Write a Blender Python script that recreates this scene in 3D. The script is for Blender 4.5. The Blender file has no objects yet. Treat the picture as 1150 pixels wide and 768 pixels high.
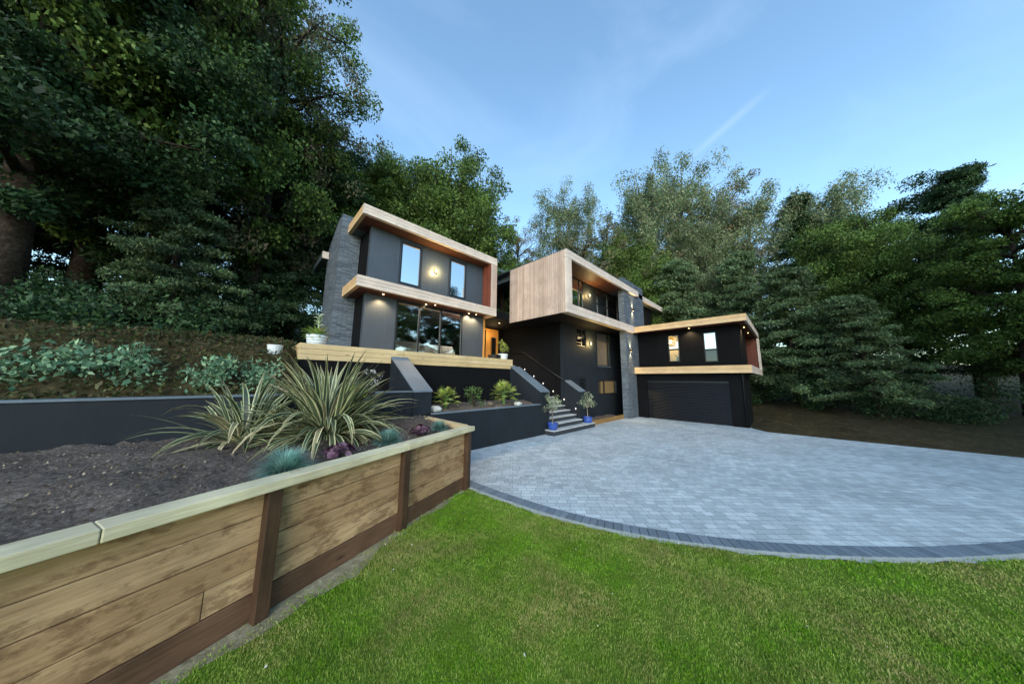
import bpy, bmesh, math, random
import numpy as np
from mathutils import Vector, Matrix
random.seed(7); rng = np.random.default_rng(7)
S = bpy.context.scene; COL = S.collection
R = math.radians

# ------------------------------------------------------------------ materials
def srgb(r, g, b):
    f = lambda c: c/12.92 if c <= .04045 else ((c+.055)/1.055)**2.4
    return (f(r), f(g), f(b), 1)
class NT:
    def __init__(s, name):
        s.m = bpy.data.materials.new(name); s.m.use_nodes = True
        s.n = s.m.node_tree.nodes; s.l = s.m.node_tree.links
        s.b = s.n['Principled BSDF']; s.out = s.n['Material Output']
    def add(s, t, **kw):
        o = s.n.new(t)
        for k, v in kw.items(): setattr(o, k, v)
        return o
    def inp(s, node, **kw):
        for k, v in kw.items():
            k = k.replace('_', ' ')
            if hasattr(v, 'is_output') or isinstance(v, bpy.types.NodeSocket): s.l.new(v, node.inputs[k])
            else: node.inputs[k].default_value = v
    def pos(s): return s.add('ShaderNodeNewGeometry').outputs['Position']
    def island(s): return s.add('ShaderNodeNewGeometry').outputs['Random Per Island']
    def mapping(s, vec, scale=(1,1,1), rot=(0,0,0), loc=(0,0,0)):
        m = s.add('ShaderNodeMapping'); s.l.new(vec, m.inputs['Vector'])
        m.inputs['Scale'].default_value = scale; m.inputs['Rotation'].default_value = rot; m.inputs['Location'].default_value = loc
        return m.outputs[0]
    def noise(s, vec, scale, detail=4, rough=.55, out='Fac'):
        n = s.add('ShaderNodeTexNoise'); s.l.new(vec, n.inputs['Vector'])
        n.inputs['Scale'].default_value = scale; n.inputs['Detail'].default_value = detail; n.inputs['Roughness'].default_value = rough
        return n.outputs[out]
    def ramp(s, fac, stops):
        r = s.add('ShaderNodeValToRGB'); s.l.new(fac, r.inputs[0]); e = r.color_ramp.elements
        while len(e) < len(stops): e.new(.5)
        for el, (p, c) in zip(e, stops):
            el.position = p; el.color = c if len(c) == 4 else (*c, 1)
        return r.outputs[0]
    def mix(s, fac, a, b, mode='MIX'):
        m = s.add('ShaderNodeMix', data_type='RGBA', blend_type=mode)
        for sock, v in ((m.inputs[0], fac), (m.inputs[6], a), (m.inputs[7], b)):
            if isinstance(v, bpy.types.NodeSocket): s.l.new(v, sock)
            else: sock.default_value = v if not isinstance(v, tuple) or len(v) == 4 else (*v, 1)
        return m.outputs[2]
    def math(s, op, a, b=0.0):
        m = s.add('ShaderNodeMath', operation=op)
        for i, v in enumerate((a, b)):
            if isinstance(v, bpy.types.NodeSocket): s.l.new(v, m.inputs[i])
            else: m.inputs[i].default_value = v
        return m.outputs[0]
    def bump(s, h, strength=.3, dist=.01):
        b = s.add('ShaderNodeBump'); b.inputs['Strength'].default_value = strength; b.inputs['Distance'].default_value = dist
        s.l.new(h, b.inputs['Height']); s.l.new(b.outputs[0], s.b.inputs['Normal'])
    def fin(s, color=None, rough=.6, spec=.5, metal=0):
        if color is not None:
            if isinstance(color, bpy.types.NodeSocket): s.l.new(color, s.b.inputs['Base Color'])
            else: s.b.inputs['Base Color'].default_value = color
        if isinstance(rough, bpy.types.NodeSocket): s.l.new(rough, s.b.inputs['Roughness'])
        else: s.b.inputs['Roughness'].default_value = rough
        s.b.inputs['Specular IOR Level'].default_value = spec; s.b.inputs['Metallic'].default_value = metal
        return s.m

def wood(name, c1, c2, c3, axis, rough=.6, var=.5, stain=.15, grain=1.0, rot=0, rough_sawn=False):
    """planks: tone per board (island), grain stretched along axis"""
    t = NT(name); p = t.pos()
    if rot: p = t.mapping(p, rot=(0,0,R(rot)))
    sc = [14, 14, 14]; sc['xyz'.index(axis)] = .9
    g = t.noise(t.mapping(p, tuple(v*grain for v in sc)), 3.2, 6, .65)
    isl = t.island()
    base = t.mix(isl, c1, c2)
    f = t.ramp(g, [(.35, (0,0,0)), (.72, (1,1,1))])
    col = t.mix(t.math('MULTIPLY', f, var), base, c3)
    big = t.ramp(t.noise(p, 1.7, 3), [(.4, (1-stain,)*3), (.65, (1,1,1))])
    col = t.mix(1.0, col, big, 'MULTIPLY')
    fine = t.noise(t.mapping(p, tuple((70 if v > 5 else 2.2) for v in sc)), 2.0, 5, .7)
    col = t.mix(1.0, col, t.ramp(fine, [(.3, (.80,)*3), (.7, (1.12,)*3)]), 'MULTIPLY')
    if rough_sawn:
        pat = t.ramp(t.noise(t.mapping(p, (2.6, 2.6, 5)), 1.5, 5, .75), [(.50, (0,0,0)), (.60, (1,1,1))])
        col = t.mix(t.math('MULTIPLY', pat, .55), col, tuple(x*.55 for x in c3[:3])+(1,))
    # knots
    v = t.add('ShaderNodeTexVoronoi'); sk = [5, 5, 5]; sk['xyz'.index(axis)] = 1.6
    t.l.new(t.mapping(p, tuple(sk)), v.inputs['Vector']); v.inputs['Scale'].default_value = 1.0
    kn = t.ramp(v.outputs['Distance'], [(.04, (.8,)*3), (.13, (0,0,0))])
    col = t.mix(kn, col, tuple(x*.45 for x in c3[:3])+(1,))
    t.bump(g, .25, .004)
    return t.fin(col, rough, .3)
def render_wall(name, c, rough=.75, spec=.3, varr=.25):
    t = NT(name); p = t.pos()
    n = t.noise(p, 1.3, 5, .6); fine = t.noise(p, 160, 2)
    col = t.mix(t.ramp(n, [(.3, (0,0,0)), (.7, (1,1,1))]), tuple(v*(1-varr) for v in c[:3])+(1,), tuple(v*(1+varr) for v in c[:3])+(1,))
    strk = t.noise(t.mapping(p, (5, 5, .5)), 2, 4)
    col = t.mix(t.math('MULTIPLY', t.ramp(strk, [(.5, (0,0,0)), (.8, (1,1,1))]), .25), col, tuple(v*1.8+.01 for v in c[:3])+(1,))
    t.bump(fine, .35, .003)
    return t.fin(col, rough, spec)
def plain(name, c, rough=.5, spec=.5, metal=0, bump=0):
    t = NT(name)
    p = t.pos(); n = t.noise(p, 9, 4)
    col = t.mix(t.math('MULTIPLY', n, .35), c, tuple(v*.6 for v in c[:3])+(1,))
    if bump: t.bump(t.noise(p, 60, 3), bump, .004)
    return t.fin(col, rough, spec, metal)
def emit(name, c, st):
    t = NT(name); t.fin((0,0,0,1)); t.b.inputs['Emission Color'].default_value = c; t.b.inputs['Emission Strength'].default_value = st
    return t.m
def glass(name, refl, tint, rough=.01, dark=None, coef=.6):
    t = NT(name)
    g = t.add('ShaderNodeBsdfGlossy'); g.inputs['Roughness'].default_value = rough; g.inputs['Color'].default_value = tint
    wav = t.noise(t.pos(), .9, 2); b = t.add('ShaderNodeBump'); b.inputs['Strength'].default_value = .05; b.inputs['Distance'].default_value = .02
    t.l.new(wav, b.inputs['Height']); t.l.new(b.outputs[0], g.inputs['Normal'])
    if dark is None:
        o = t.add('ShaderNodeBsdfTransparent'); o.inputs['Color'].default_value = (.86, .88, .9, 1)
    else:
        o = t.add('ShaderNodeBsdfDiffuse'); o.inputs['Color'].default_value = dark
    m = t.add('ShaderNodeMixShader'); lw = t.add('ShaderNodeLayerWeight'); lw.inputs['Blend'].default_value = .35
    f = t.math('MINIMUM', t.math('ADD', t.math('MULTIPLY', lw.outputs['Fresnel'], coef), refl), 1.0)
    t.l.new(f, m.inputs[0]); t.l.new(o.outputs[0], m.inputs[1]); t.l.new(g.outputs[0], m.inputs[2]); t.l.new(m.outputs[0], t.out.inputs[0])
    return t.m
def leaf(name, cols, rough=.55, trans=.3, noise_scale=.5):
    t = NT(name); isl = t.island()
    n = len(cols)
    stops = [((i+.5)/n, c) for i, c in enumerate(cols)]
    c = t.ramp(isl, stops)
    nz = t.ramp(t.noise(t.pos(), noise_scale, 3), [(.35, (.74,)*3), (.68, (1.5,)*3)])
    c = t.mix(1.0, c, nz, 'MULTIPLY')
    d = t.add('ShaderNodeBsdfTranslucent'); t.l.new(c, d.inputs['Color'])
    t.fin(c, rough, .25)
    m = t.add('ShaderNodeMixShader'); m.inputs[0].default_value = trans
    t.l.new(t.b.outputs[0], m.inputs[1]); t.l.new(d.outputs[0], m.inputs[2]); t.l.new(m.outputs[0], t.out.inputs[0])
    return t.m

M = {}
LC1, LC2, LC3 = srgb(.82,.74,.66), srgb(.74,.64,.56), srgb(.60,.48,.39)
M['larch_x'] = wood('larch_boards_along_x', srgb(.90,.84,.79), srgb(.84,.77,.71), srgb(.70,.61,.54), 'x', var=.35)  # same larch; paler to stand in for cool sky light on these faces
M['larch_y'] = wood('larch_along_y_warm_tint', srgb(.91,.79,.62), srgb(.84,.69,.50), srgb(.70,.52,.35), 'y', var=.45)  # same larch; golden tone stands in for warmer light on these faces
M['larch_z'] = wood('larch_cladding_upright', srgb(.83,.74,.68), srgb(.72,.63,.57), srgb(.58,.47,.41), 'z', var=.35)
M['cedar'] = wood('red_cedar_lining', srgb(.50,.29,.23), srgb(.42,.22,.17), srgb(.30,.15,.11), 'z', var=.5)
M['cedar_x'] = wood('red_cedar_soffit', srgb(.40,.25,.18), srgb(.34,.20,.14), srgb(.24,.13,.09), 'x', var=.5)
M['sleeper_x'] = wood('terrace_sleepers', srgb(.86,.77,.60), srgb(.80,.69,.50), srgb(.66,.53,.35), 'x', var=.4)
M['sleeper_y'] = wood('terrace_sleepers_side', srgb(.86,.77,.60), srgb(.80,.69,.50), srgb(.66,.53,.35), 'y', var=.4)
M['treated'] = wood('treated_pine_boards', srgb(.86,.73,.56), srgb(.72,.58,.42), srgb(.48,.34,.23), 'x', var=.6, stain=.25, rot=-20.3, rough_sawn=True)
M['treated_low'] = wood('dark_pine_board', srgb(.46,.35,.27), srgb(.42,.31,.24), srgb(.30,.21,.15), 'x', var=.7, stain=.4, rot=-20.3)  # darker brown pine for the bottom boards
M['cap'] = wood('planter_cap_timber', srgb(.90,.87,.74), srgb(.85,.81,.67), srgb(.70,.62,.46), 'x', var=.5, stain=.25, rot=-20.3)
M['post'] = wood('planter_post_timber', srgb(.35,.26,.19), srgb(.29,.21,.155), srgb(.18,.125,.09), 'z', var=.6, stain=.4)
M['kerbwood'] = wood('low_kerb_timber', srgb(.62,.49,.30), srgb(.55,.42,.25), srgb(.36,.25,.14), 'x', var=.7)
M['door_wood'] = wood('golden_oak_door', srgb(.86,.64,.34), srgb(.82,.58,.30), srgb(.64,.42,.20), 'z', var=.5)
M['panel'] = render_wall('slate_blue_wall_board', srgb(.24,.27,.305), .48, .5, .08)
M['black'] = render_wall('black_render', srgb(.06,.062,.07), .85, .1, .2)
M['navy'] = render_wall('dark_painted_render', srgb(.10,.125,.15), .75, .25, .2)
M['cope'] = render_wall('grey_coping', srgb(.36,.41,.45), .6, .3, .15)
M['frame'] = plain('black_window_frame', srgb(.08,.09,.10), .4)
M['roofing'] = plain('grey_roof_membrane', srgb(.33,.37,.40), .5)
M['garage'] = plain('black_garage_door', srgb(.075,.075,.09), .38, .5)
M['rail'] = plain('black_metal_rail', srgb(.05,.05,.06), .4)
M['glass_sky'] = glass('reflective_glass', .66, (.95, .98, 1, 1), .012, (.01, .012, .015, 1))
M['glass_mid'] = glass('half_reflective_glass', .34, (.95, .98, 1, 1), .01)
M['glass_dark'] = glass('dark_glass', .06, (.9, .95, 1, 1), .01, (.008, .01, .012, 1), .2)
M['glass_lit'] = glass('thin_clear_glass', .04, (.95, .98, 1, 1), .01, None, .15)
M['glass_clear'] = glass('clear_glass', .10, (.95, .98, 1, 1), .01, None, .3)
M['lamp'] = emit('lamp_warm', (1, .70, .34, 1), 3.0); M['lamp_disc'] = emit('lamp_disc', (1, .74, .36, 1), .62)
M['lamp_w'] = emit('step_lamp', (1, .93, .82, 1), .9)
M['room'] = plain('cream_room_wall', srgb(.80,.72,.55), .9)
M['room_dark'] = plain('dim_room_wall', srgb(.25,.25,.26), .9)
M['sofa'] = plain('pale_sofa_fabric', srgb(.82,.80,.74), .9, bump=.3)
M['curtain'] = plain('brown_curtain', srgb(.78,.71,.64), .9)
M['white'] = plain('white_glaze', srgb(.84,.86,.86), .35)
M['blue'] = plain('cobalt_glaze', srgb(.20,.31,.60), .25)
M['black_pot'] = plain('black_bowl', srgb(.06,.06,.07), .4)
M['stone_w'] = plain('white_stone', srgb(.80,.80,.77), .8, bump=.6)
M['stone_b'] = plain('brown_stone', srgb(.42,.37,.32), .85, bump=.6)
M['concrete'] = plain('concrete_haunch', srgb(.60,.62,.60), .9, bump=.5)
# stacked slate
def slate():
    t = NT('stacked_slate'); p = t.pos()
    sx = t.add('ShaderNodeSeparateXYZ'); t.l.new(p, sx.inputs[0])
    cb = t.add('ShaderNodeCombineXYZ'); t.l.new(t.math('ADD', sx.outputs[0], sx.outputs[1]), cb.inputs[0]); t.l.new(sx.outputs[2], cb.inputs[1])
    wob = t.noise(p, 2.5, 2, out='Color')
    v = t.add('ShaderNodeVectorMath', operation='MULTIPLY_ADD'); t.l.new(wob, v.inputs[0]); v.inputs[1].default_value = (.03,.03,0); t.l.new(cb.outputs[0], v.inputs[2])
    b = t.add('ShaderNodeTexBrick'); t.l.new(v.outputs[0], b.inputs['Vector'])
    for k, x in dict(Scale=1.0, Mortar_Size=.004, Brick_Width=.31, Row_Height=.048, Bias=0.0).items(): b.inputs[k.replace('_', ' ')].default_value = x
    b.inputs['Color1'].default_value = srgb(.30,.34,.385); b.inputs['Color2'].default_value = srgb(.46,.50,.54); b.inputs['Mortar'].default_value = srgb(.17,.18,.20)
    n = t.noise(t.mapping(p, (6,6,22)), 2.0, 5, .7)
    c = t.mix(1.0, b.outputs['Color'], t.ramp(n, [(.3, (.6,)*3), (.7, (1.3,)*3)]), 'MULTIPLY')
    t.bump(t.math('ADD', t.math('MULTIPLY', b.outputs['Fac'], -1.0), n), .9, .02)
    return t.fin(c, .62, .45)
M['slate'] = slate()
def pavers():
    t = NT('block_paving'); p = t.pos()
    mp = t.mapping(p, (1,1,1), (0,0,R(45)))
    cols = []
    wob = t.noise(p, 4, 2, out='Color')
    v = t.add('ShaderNodeVectorMath', operation='MULTIPLY_ADD'); t.l.new(wob, v.inputs[0]); v.inputs[1].default_value = (.012,.012,0); t.l.new(mp, v.inputs[2])
    b = t.add('ShaderNodeTexBrick'); t.l.new(v.outputs[0], b.inputs['Vector']); b.offset = .37; b.squash = 1.45; b.squash_frequency = 3; b.offset_frequency = 2
    for k, x in dict(Scale=1.0, Mortar_Size=.0045, Mortar_Smooth=.3, Brick_Width=.17, Row_Height=.125, Bias=-.05).items(): b.inputs[k.replace('_', ' ')].default_value = x
    b.inputs['Color1'].default_value = srgb(.655,.70,.715); b.inputs['Color2'].default_value = srgb(.78,.82,.83); b.inputs['Mortar'].default_value = srgb(.46,.51,.545)
    n1 = t.noise(p, .55, 4); n2 = t.noise(p, 45, 4, .7); n3 = t.noise(p, 3.5, 3)
    c = t.mix(1.0, b.outputs['Color'], t.ramp(n1, [(.3, (.84,)*3), (.7, (1.10,)*3)]), 'MULTIPLY')
    c = t.mix(1.0, c, t.ramp(n2, [(.3, (.8,)*3), (.7, (1.12,)*3)]), 'MULTIPLY')
    c = t.mix(1.0, c, t.ramp(n3, [(.3, (.9,)*3), (.7, (1.08,)*3)]), 'MULTIPLY')
    t.bump(t.math('ADD', t.math('MULTIPLY', b.outputs['Fac'], -1.5), t.math('MULTIPLY', n2, .4)), .5, .006)
    return t.fin(c, t.math('ADD', t.math('MULTIPLY', n3, .3), .45), .35)
M['paver'] = pavers()
def edge_mat():
    t = NT('charcoal_edge_blocks'); isl = t.island()
    c = t.mix(isl, srgb(.38,.43,.47), srgb(.46,.51,.55))
    n = t.noise(t.pos(), 40, 4, .7); c = t.mix(1.0, c, t.ramp(n, [(.3, (.8,)*3), (.7, (1.15,)*3)]), 'MULTIPLY'); t.bump(n, .3, .004)
    return t.fin(c, .6, .35)
M['edge'] = edge_mat()
def soil(name, a, b_, c_, sc=30):
    t = NT(name); p = t.pos()
    n = t.noise(p, sc, 6, .75); n2 = t.noise(p, 1.2, 3)
    c = t.ramp(n, [(.3, a), (.52, b_), (.72, c_)])
    c = t.mix(1.0, c, t.ramp(n2, [(.35, (.75,)*3), (.65, (1.15,)*3)]), 'MULTIPLY')
    t.bump(n, .9, .03)
    return t.fin(c, .95, .15)
M['soil'] = soil('bed_soil', srgb(.22,.19,.17), srgb(.40,.36,.33), srgb(.60,.56,.52))
M['ground'] = soil('bare_ground', srgb(.46,.43,.34), srgb(.60,.57,.46), srgb(.72,.69,.58), 14)
M['litter'] = soil('leaf_litter', srgb(.13,.12,.07), srgb(.24,.21,.13), srgb(.36,.32,.21), 6)
def thatch():
    t = NT('lawn_thatch'); p = t.pos()
    n = t.noise(p, 60, 5, .7); n2 = t.noise(p, 1.1, 4)
    c = t.ramp(n, [(.3, srgb(.28,.38,.10)), (.6, srgb(.42,.52,.18)), (.8, srgb(.55,.56,.28))])
    c = t.mix(1.0, c, t.ramp(n2, [(.35, (.8,)*3), (.65, (1.15,)*3)]), 'MULTIPLY'); t.bump(n, .8, .02)
    return t.fin(c, .9, .1)
M['thatch'] = thatch()
def grassmat():
    t = NT('grass_blades'); p = t.pos(); isl = t.island()
    n = t.noise(p, .9, 4, .6); n2 = t.noise(t.mapping(p, loc=(5,3,0)), 2.6, 3)
    c = t.ramp(isl, [(.1, srgb(.37,.54,.11)), (.45, srgb(.43,.60,.14)), (.85, srgb(.50,.65,.19)), (.98, srgb(.64,.68,.36))])
    c2 = t.ramp(isl, [(.1, srgb(.54,.57,.28)), (.5, srgb(.62,.63,.35)), (.9, srgb(.71,.68,.45))])
    f = t.ramp(n, [(.42, (0,0,0)), (.62, (.95,)*3)])
    c = t.mix(f, c, c2)
    c = t.mix(1.0, c, t.ramp(n2, [(.32, (.80,)*3), (.6, (1.15,)*3)]), 'MULTIPLY')
    t.fin(c, .6, .2)
    d = t.add('ShaderNodeBsdfTranslucent'); t.l.new(c, d.inputs['Color'])
    m = t.add('ShaderNodeMixShader'); m.inputs[0].default_value = .3
    t.l.new(t.b.outputs[0], m.inputs[1]); t.l.new(d.outputs[0], m.inputs[2]); t.l.new(m.outputs[0], t.out.inputs[0])
    return t.m
M['grass'] = grassmat()
M['bark'] = soil('dark_bark', srgb(.12,.10,.085), srgb(.22,.19,.16), srgb(.34,.30,.26), 12)
M['birchbark'] = soil('pale_birch_bark', srgb(.22,.20,.18), srgb(.52,.50,.46), srgb(.70,.68,.63), 7)
M['olivebark'] = soil('olive_bark', srgb(.40,.37,.32), srgb(.55,.52,.46), srgb(.68,.65,.58), 30)
M['oak'] = leaf('broadleaf_foliage', [srgb(.20,.28,.12), srgb(.28,.38,.16), srgb(.36,.45,.20), srgb(.45,.53,.26)])
M['darkleaf'] = leaf('dark_evergreen_foliage', [srgb(.11,.19,.11), srgb(.17,.27,.15), srgb(.24,.34,.19)], trans=.15)  # dark green leaves for beech, fir and undergrowth
M['conifer'] = leaf('conifer_foliage', [srgb(.24,.33,.22), srgb(.34,.42,.28), srgb(.45,.52,.36)], trans=.15)
M['birch'] = leaf('birch_foliage', [srgb(.30,.38,.26), srgb(.38,.46,.32), srgb(.48,.54,.39), srgb(.56,.55,.42)])  # lighter, greyer greens here and for the conifers stand in for haze
M['ash'] = leaf('thin_foliage', [srgb(.26,.30,.20), srgb(.36,.38,.26), srgb(.48,.45,.33), srgb(.56,.49,.36)])
M['bronze'] = leaf('bronze_foliage', [srgb(.28,.32,.20), srgb(.38,.39,.27), srgb(.48,.42,.32)])
M['shrubleaf'] = leaf('shrub_foliage', [srgb(.22,.34,.18), srgb(.32,.45,.24), srgb(.45,.56,.32)], noise_scale=4)
M['paleleaf'] = leaf('pale_shrub_foliage', [srgb(.30,.45,.34), srgb(.42,.56,.44), srgb(.55,.66,.52)], noise_scale=4)
M['palm'] = leaf('fan_palm_foliage', [srgb(.36,.47,.20), srgb(.50,.60,.28), srgb(.66,.72,.38), srgb(.58,.55,.33)], noise_scale=3)
M['fescue'] = leaf('blue_fescue_blades', [srgb(.36,.52,.50), srgb(.48,.64,.60), srgb(.62,.76,.70)], noise_scale=5)
M['heuchera'] = leaf('plum_leaves', [srgb(.20,.12,.16), srgb(.32,.19,.26), srgb(.50,.38,.44)], noise_scale=5)
M['olive'] = leaf('olive_foliage', [srgb(.48,.55,.42), srgb(.62,.68,.54), srgb(.76,.78,.64)], noise_scale=4)
M['euph'] = leaf('lime_bracts', [srgb(.66,.74,.25), srgb(.82,.86,.45), srgb(.55,.64,.25)], noise_scale=5)
M['whitefl'] = leaf('white_petals', [srgb(.85,.84,.80), srgb(.9,.9,.88)], noise_scale=5)
def phorm_mat():
    t = NT('variegated_strap_leaves'); uv = t.add('ShaderNodeUVMap'); sx = t.add('ShaderNodeSeparateXYZ'); t.l.new(uv.outputs[0], sx.inputs[0])
    isl = t.island()
    e = t.math('ABSOLUTE', t.math('SUBTRACT', sx.outputs[0], .5))
    f = t.ramp(e, [(.30, (0,0,0)), (.36, (1,1,1))])
    green = t.ramp(isl, [(.1, srgb(.19,.24,.19)), (.5, srgb(.28,.34,.25)), (.85, srgb(.37,.42,.30)), (.96, srgb(.58,.53,.42))])
    cream = t.ramp(isl, [(.1, srgb(.62,.66,.48)), (.6, srgb(.82,.82,.62)), (.95, srgb(.88,.84,.66))])
    c = t.mix(f, green, cream)
    c = t.mix(t.ramp(sx.outputs[1], [(.72, (0,0,0)), (1, (.6,)*3)]), c, srgb(.50,.42,.27))
    t.fin(c, .42, .4)
    d = t.add('ShaderNodeBsdfTranslucent'); t.l.new(c, d.inputs['Color'])
    m = t.add('ShaderNodeMixShader'); m.inputs[0].default_value = .15
    t.l.new(t.b.outputs[0], m.inputs[1]); t.l.new(d.outputs[0], m.inputs[2]); t.l.new(m.outputs[0], t.out.inputs[0])
    return t.m
M['phorm'] = phorm_mat()
def stripes():
    t = NT('ridged_white_glaze'); sx = t.add('ShaderNodeSeparateXYZ'); t.l.new(t.pos(), sx.inputs[0])
    w = t.math('SINE', t.math('MULTIPLY', sx.outputs[2], 90.0))
    c = t.mix(t.ramp(w, [(.55, (0,0,0)), (.8, (1,1,1))]), srgb(.86,.88,.88), srgb(.55,.62,.66))
    return t.fin(c, .35, .5)
M['stripe'] = stripes()

# ------------------------------------------------------------------ mesh helpers
class MB:
    def __init__(s): s.v = []; s.f = []
    def raw(s, v, f):
        o = len(s.v); s.v += [tuple(p) for p in v]; s.f += [tuple(i+o for i in q) for q in f]; return s
    def box(s, x0, x1, y0, y1, z0, z1):
        v = [(x,y,z) for x in (x0,x1) for y in (y0,y1) for z in (z0,z1)]
        return s.raw(v, [(0,1,3,2),(4,6,7,5),(0,4,5,1),(2,3,7,6),(0,2,6,4),(1,5,7,3)])
    def prism(s, pts, lo, hi, axis='z'):
        """extrude polygon pts along axis between lo and hi"""
        n = len(pts)
        def P(a, b, c): return {'z': (a,b,c), 'x': (c,a,b), 'y': (a,c,b)}[axis]
        v = [P(a,b,lo) for a,b in pts]+[P(a,b,hi) for a,b in pts]
        f = [tuple(range(n)), tuple(range(2*n-1, n-1, -1))]+[(i,(i+1)%n,(i+1)%n+n,i+n) for i in range(n)]
        return s.raw(v, f)
    def tube(s, pts, rad, n=6, cap=True):
        pts = [Vector(p) for p in pts]; rings = []
        rr = rad if hasattr(rad, '__len__') else [rad]*len(pts)
        for i, p in enumerate(pts):
            t = (pts[min(i+1, len(pts)-1)]-pts[max(i-1, 0)]).normalized()
            a = t.cross(Vector((0,0,1)));
            if a.length < .05: a = t.cross(Vector((1,0,0)))
            a.normalize(); b = t.cross(a)
            rings.append([p+(a*math.cos(2*math.pi*k/n)+b*math.sin(2*math.pi*k/n))*rr[i] for k in range(n)])
        v = [q for r in rings for q in r]; f = []
        for i in range(len(rings)-1):
            for k in range(n): f.append((i*n+k, i*n+(k+1)%n, (i+1)*n+(k+1)%n, (i+1)*n+k))
        if cap: f += [tuple(range(n-1,-1,-1)), tuple(range((len(rings)-1)*n, len(rings)*n))]
        return s.raw(v, f)
    def lathe(s, prof, c=(0,0,0), n=24):
        v = []; f = []; m = len(prof)
        for k in range(n):
            a = 2*math.pi*k/n
            for r, z in prof: v.append((c[0]+r*math.cos(a), c[1]+r*math.sin(a), c[2]+z))
        for k in range(n):
            for i in range(m-1):
                f.append((k*m+i, ((k+1)%n)*m+i, ((k+1)%n)*m+i+1, k*m+i+1))
        return s.raw(v, f)
    def build(s, name, mat, parent=None, bevel=0, smooth=False):
        me = bpy.data.meshes.new(name); me.from_pydata(s.v, [], s.f); me.materials.append(mat)
        bm = bmesh.new(); bm.from_mesh(me); bmesh.ops.recalc_face_normals(bm, faces=bm.faces); bm.to_mesh(me); bm.free()
        if smooth: me.shade_smooth()
        o = bpy.data.objects.new(name, me); COL.objects.link(o)
        if parent is not None:
            o.parent = parent
            o.matrix_parent_inverse = world_of(parent).inverted()
        if bevel:
            b = o.modifiers.new('bevel', 'BEVEL'); b.width = bevel; b.segments = 2; b.limit_method = 'ANGLE'
        return o
def world_of(o):
    m = Matrix.Translation(o.location) @ o.rotation_euler.to_matrix().to_4x4() @ Matrix.Diagonal((*o.scale, 1))
    if o.parent: return world_of(o.parent) @ o.matrix_parent_inverse @ m
    return m
def tag(o, label, cat=None, group=None, kind=None):
    if label: o['label'] = label
    if cat: o['category'] = cat
    if group: o['group'] = group
    if kind: o['kind'] = kind
    return o
def empty(name, loc, label, cat, group=None, rz=0):
    o = bpy.data.objects.new(name, None); COL.objects.link(o); o.location = loc; o.rotation_euler = (0,0,rz); o.empty_display_size = .2
    return tag(o, label, cat, group)
def npmesh(name, V, F, mat, parent=None, uv=None):
    """V (n,3), F (m,k) same-size faces; vertices local to parent"""
    me = bpy.data.meshes.new(name); V = np.asarray(V, np.float32); F = np.asarray(F, np.int32)
    me.vertices.add(len(V)); me.vertices.foreach_set('co', V.ravel())
    m, k = F.shape
    me.loops.add(m*k); me.loops.foreach_set('vertex_index', F.ravel())
    me.polygons.add(m); me.polygons.foreach_set('loop_start', np.arange(0, m*k, k, dtype=np.int32))
    if uv is not None:
        l = me.uv_layers.new(name='UVMap'); l.data.foreach_set('uv', np.asarray(uv, np.float32)[F.ravel()].ravel())
    me.update(calc_edges=True); me.materials.append(mat)
    o = bpy.data.objects.new(name, me); COL.objects.link(o)
    if parent is not None: o.parent = parent
    return o
def leaves(P, size, aspect=.55, droop=0.0, outward=None, jitter=.35):
    """rhombic leaf quads at points P"""
    n = len(P)
    d = rng.normal(size=(n,3)); d[:,2] -= droop
    if outward is not None: d += outward*1.2
    d /= np.linalg.norm(d, axis=1)[:,None]+1e-9
    q = rng.normal(size=(n,3)); s = np.cross(d, q); s /= np.linalg.norm(s, axis=1)[:,None]+1e-9
    nn = np.cross(d, s)
    L = size*(1+jitter*rng.normal(size=n)).clip(.4, 2)[:,None]; W = L*aspect*.5
    a = P; b = P+d*L*.45+s*W+nn*L*.08; c = P+d*L; e = P+d*L*.45-s*W+nn*L*.08
    V = np.stack([a,b,c,e], 1).reshape(-1,3); F = np.arange(4*n).reshape(-1,4)
    return V, F

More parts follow.
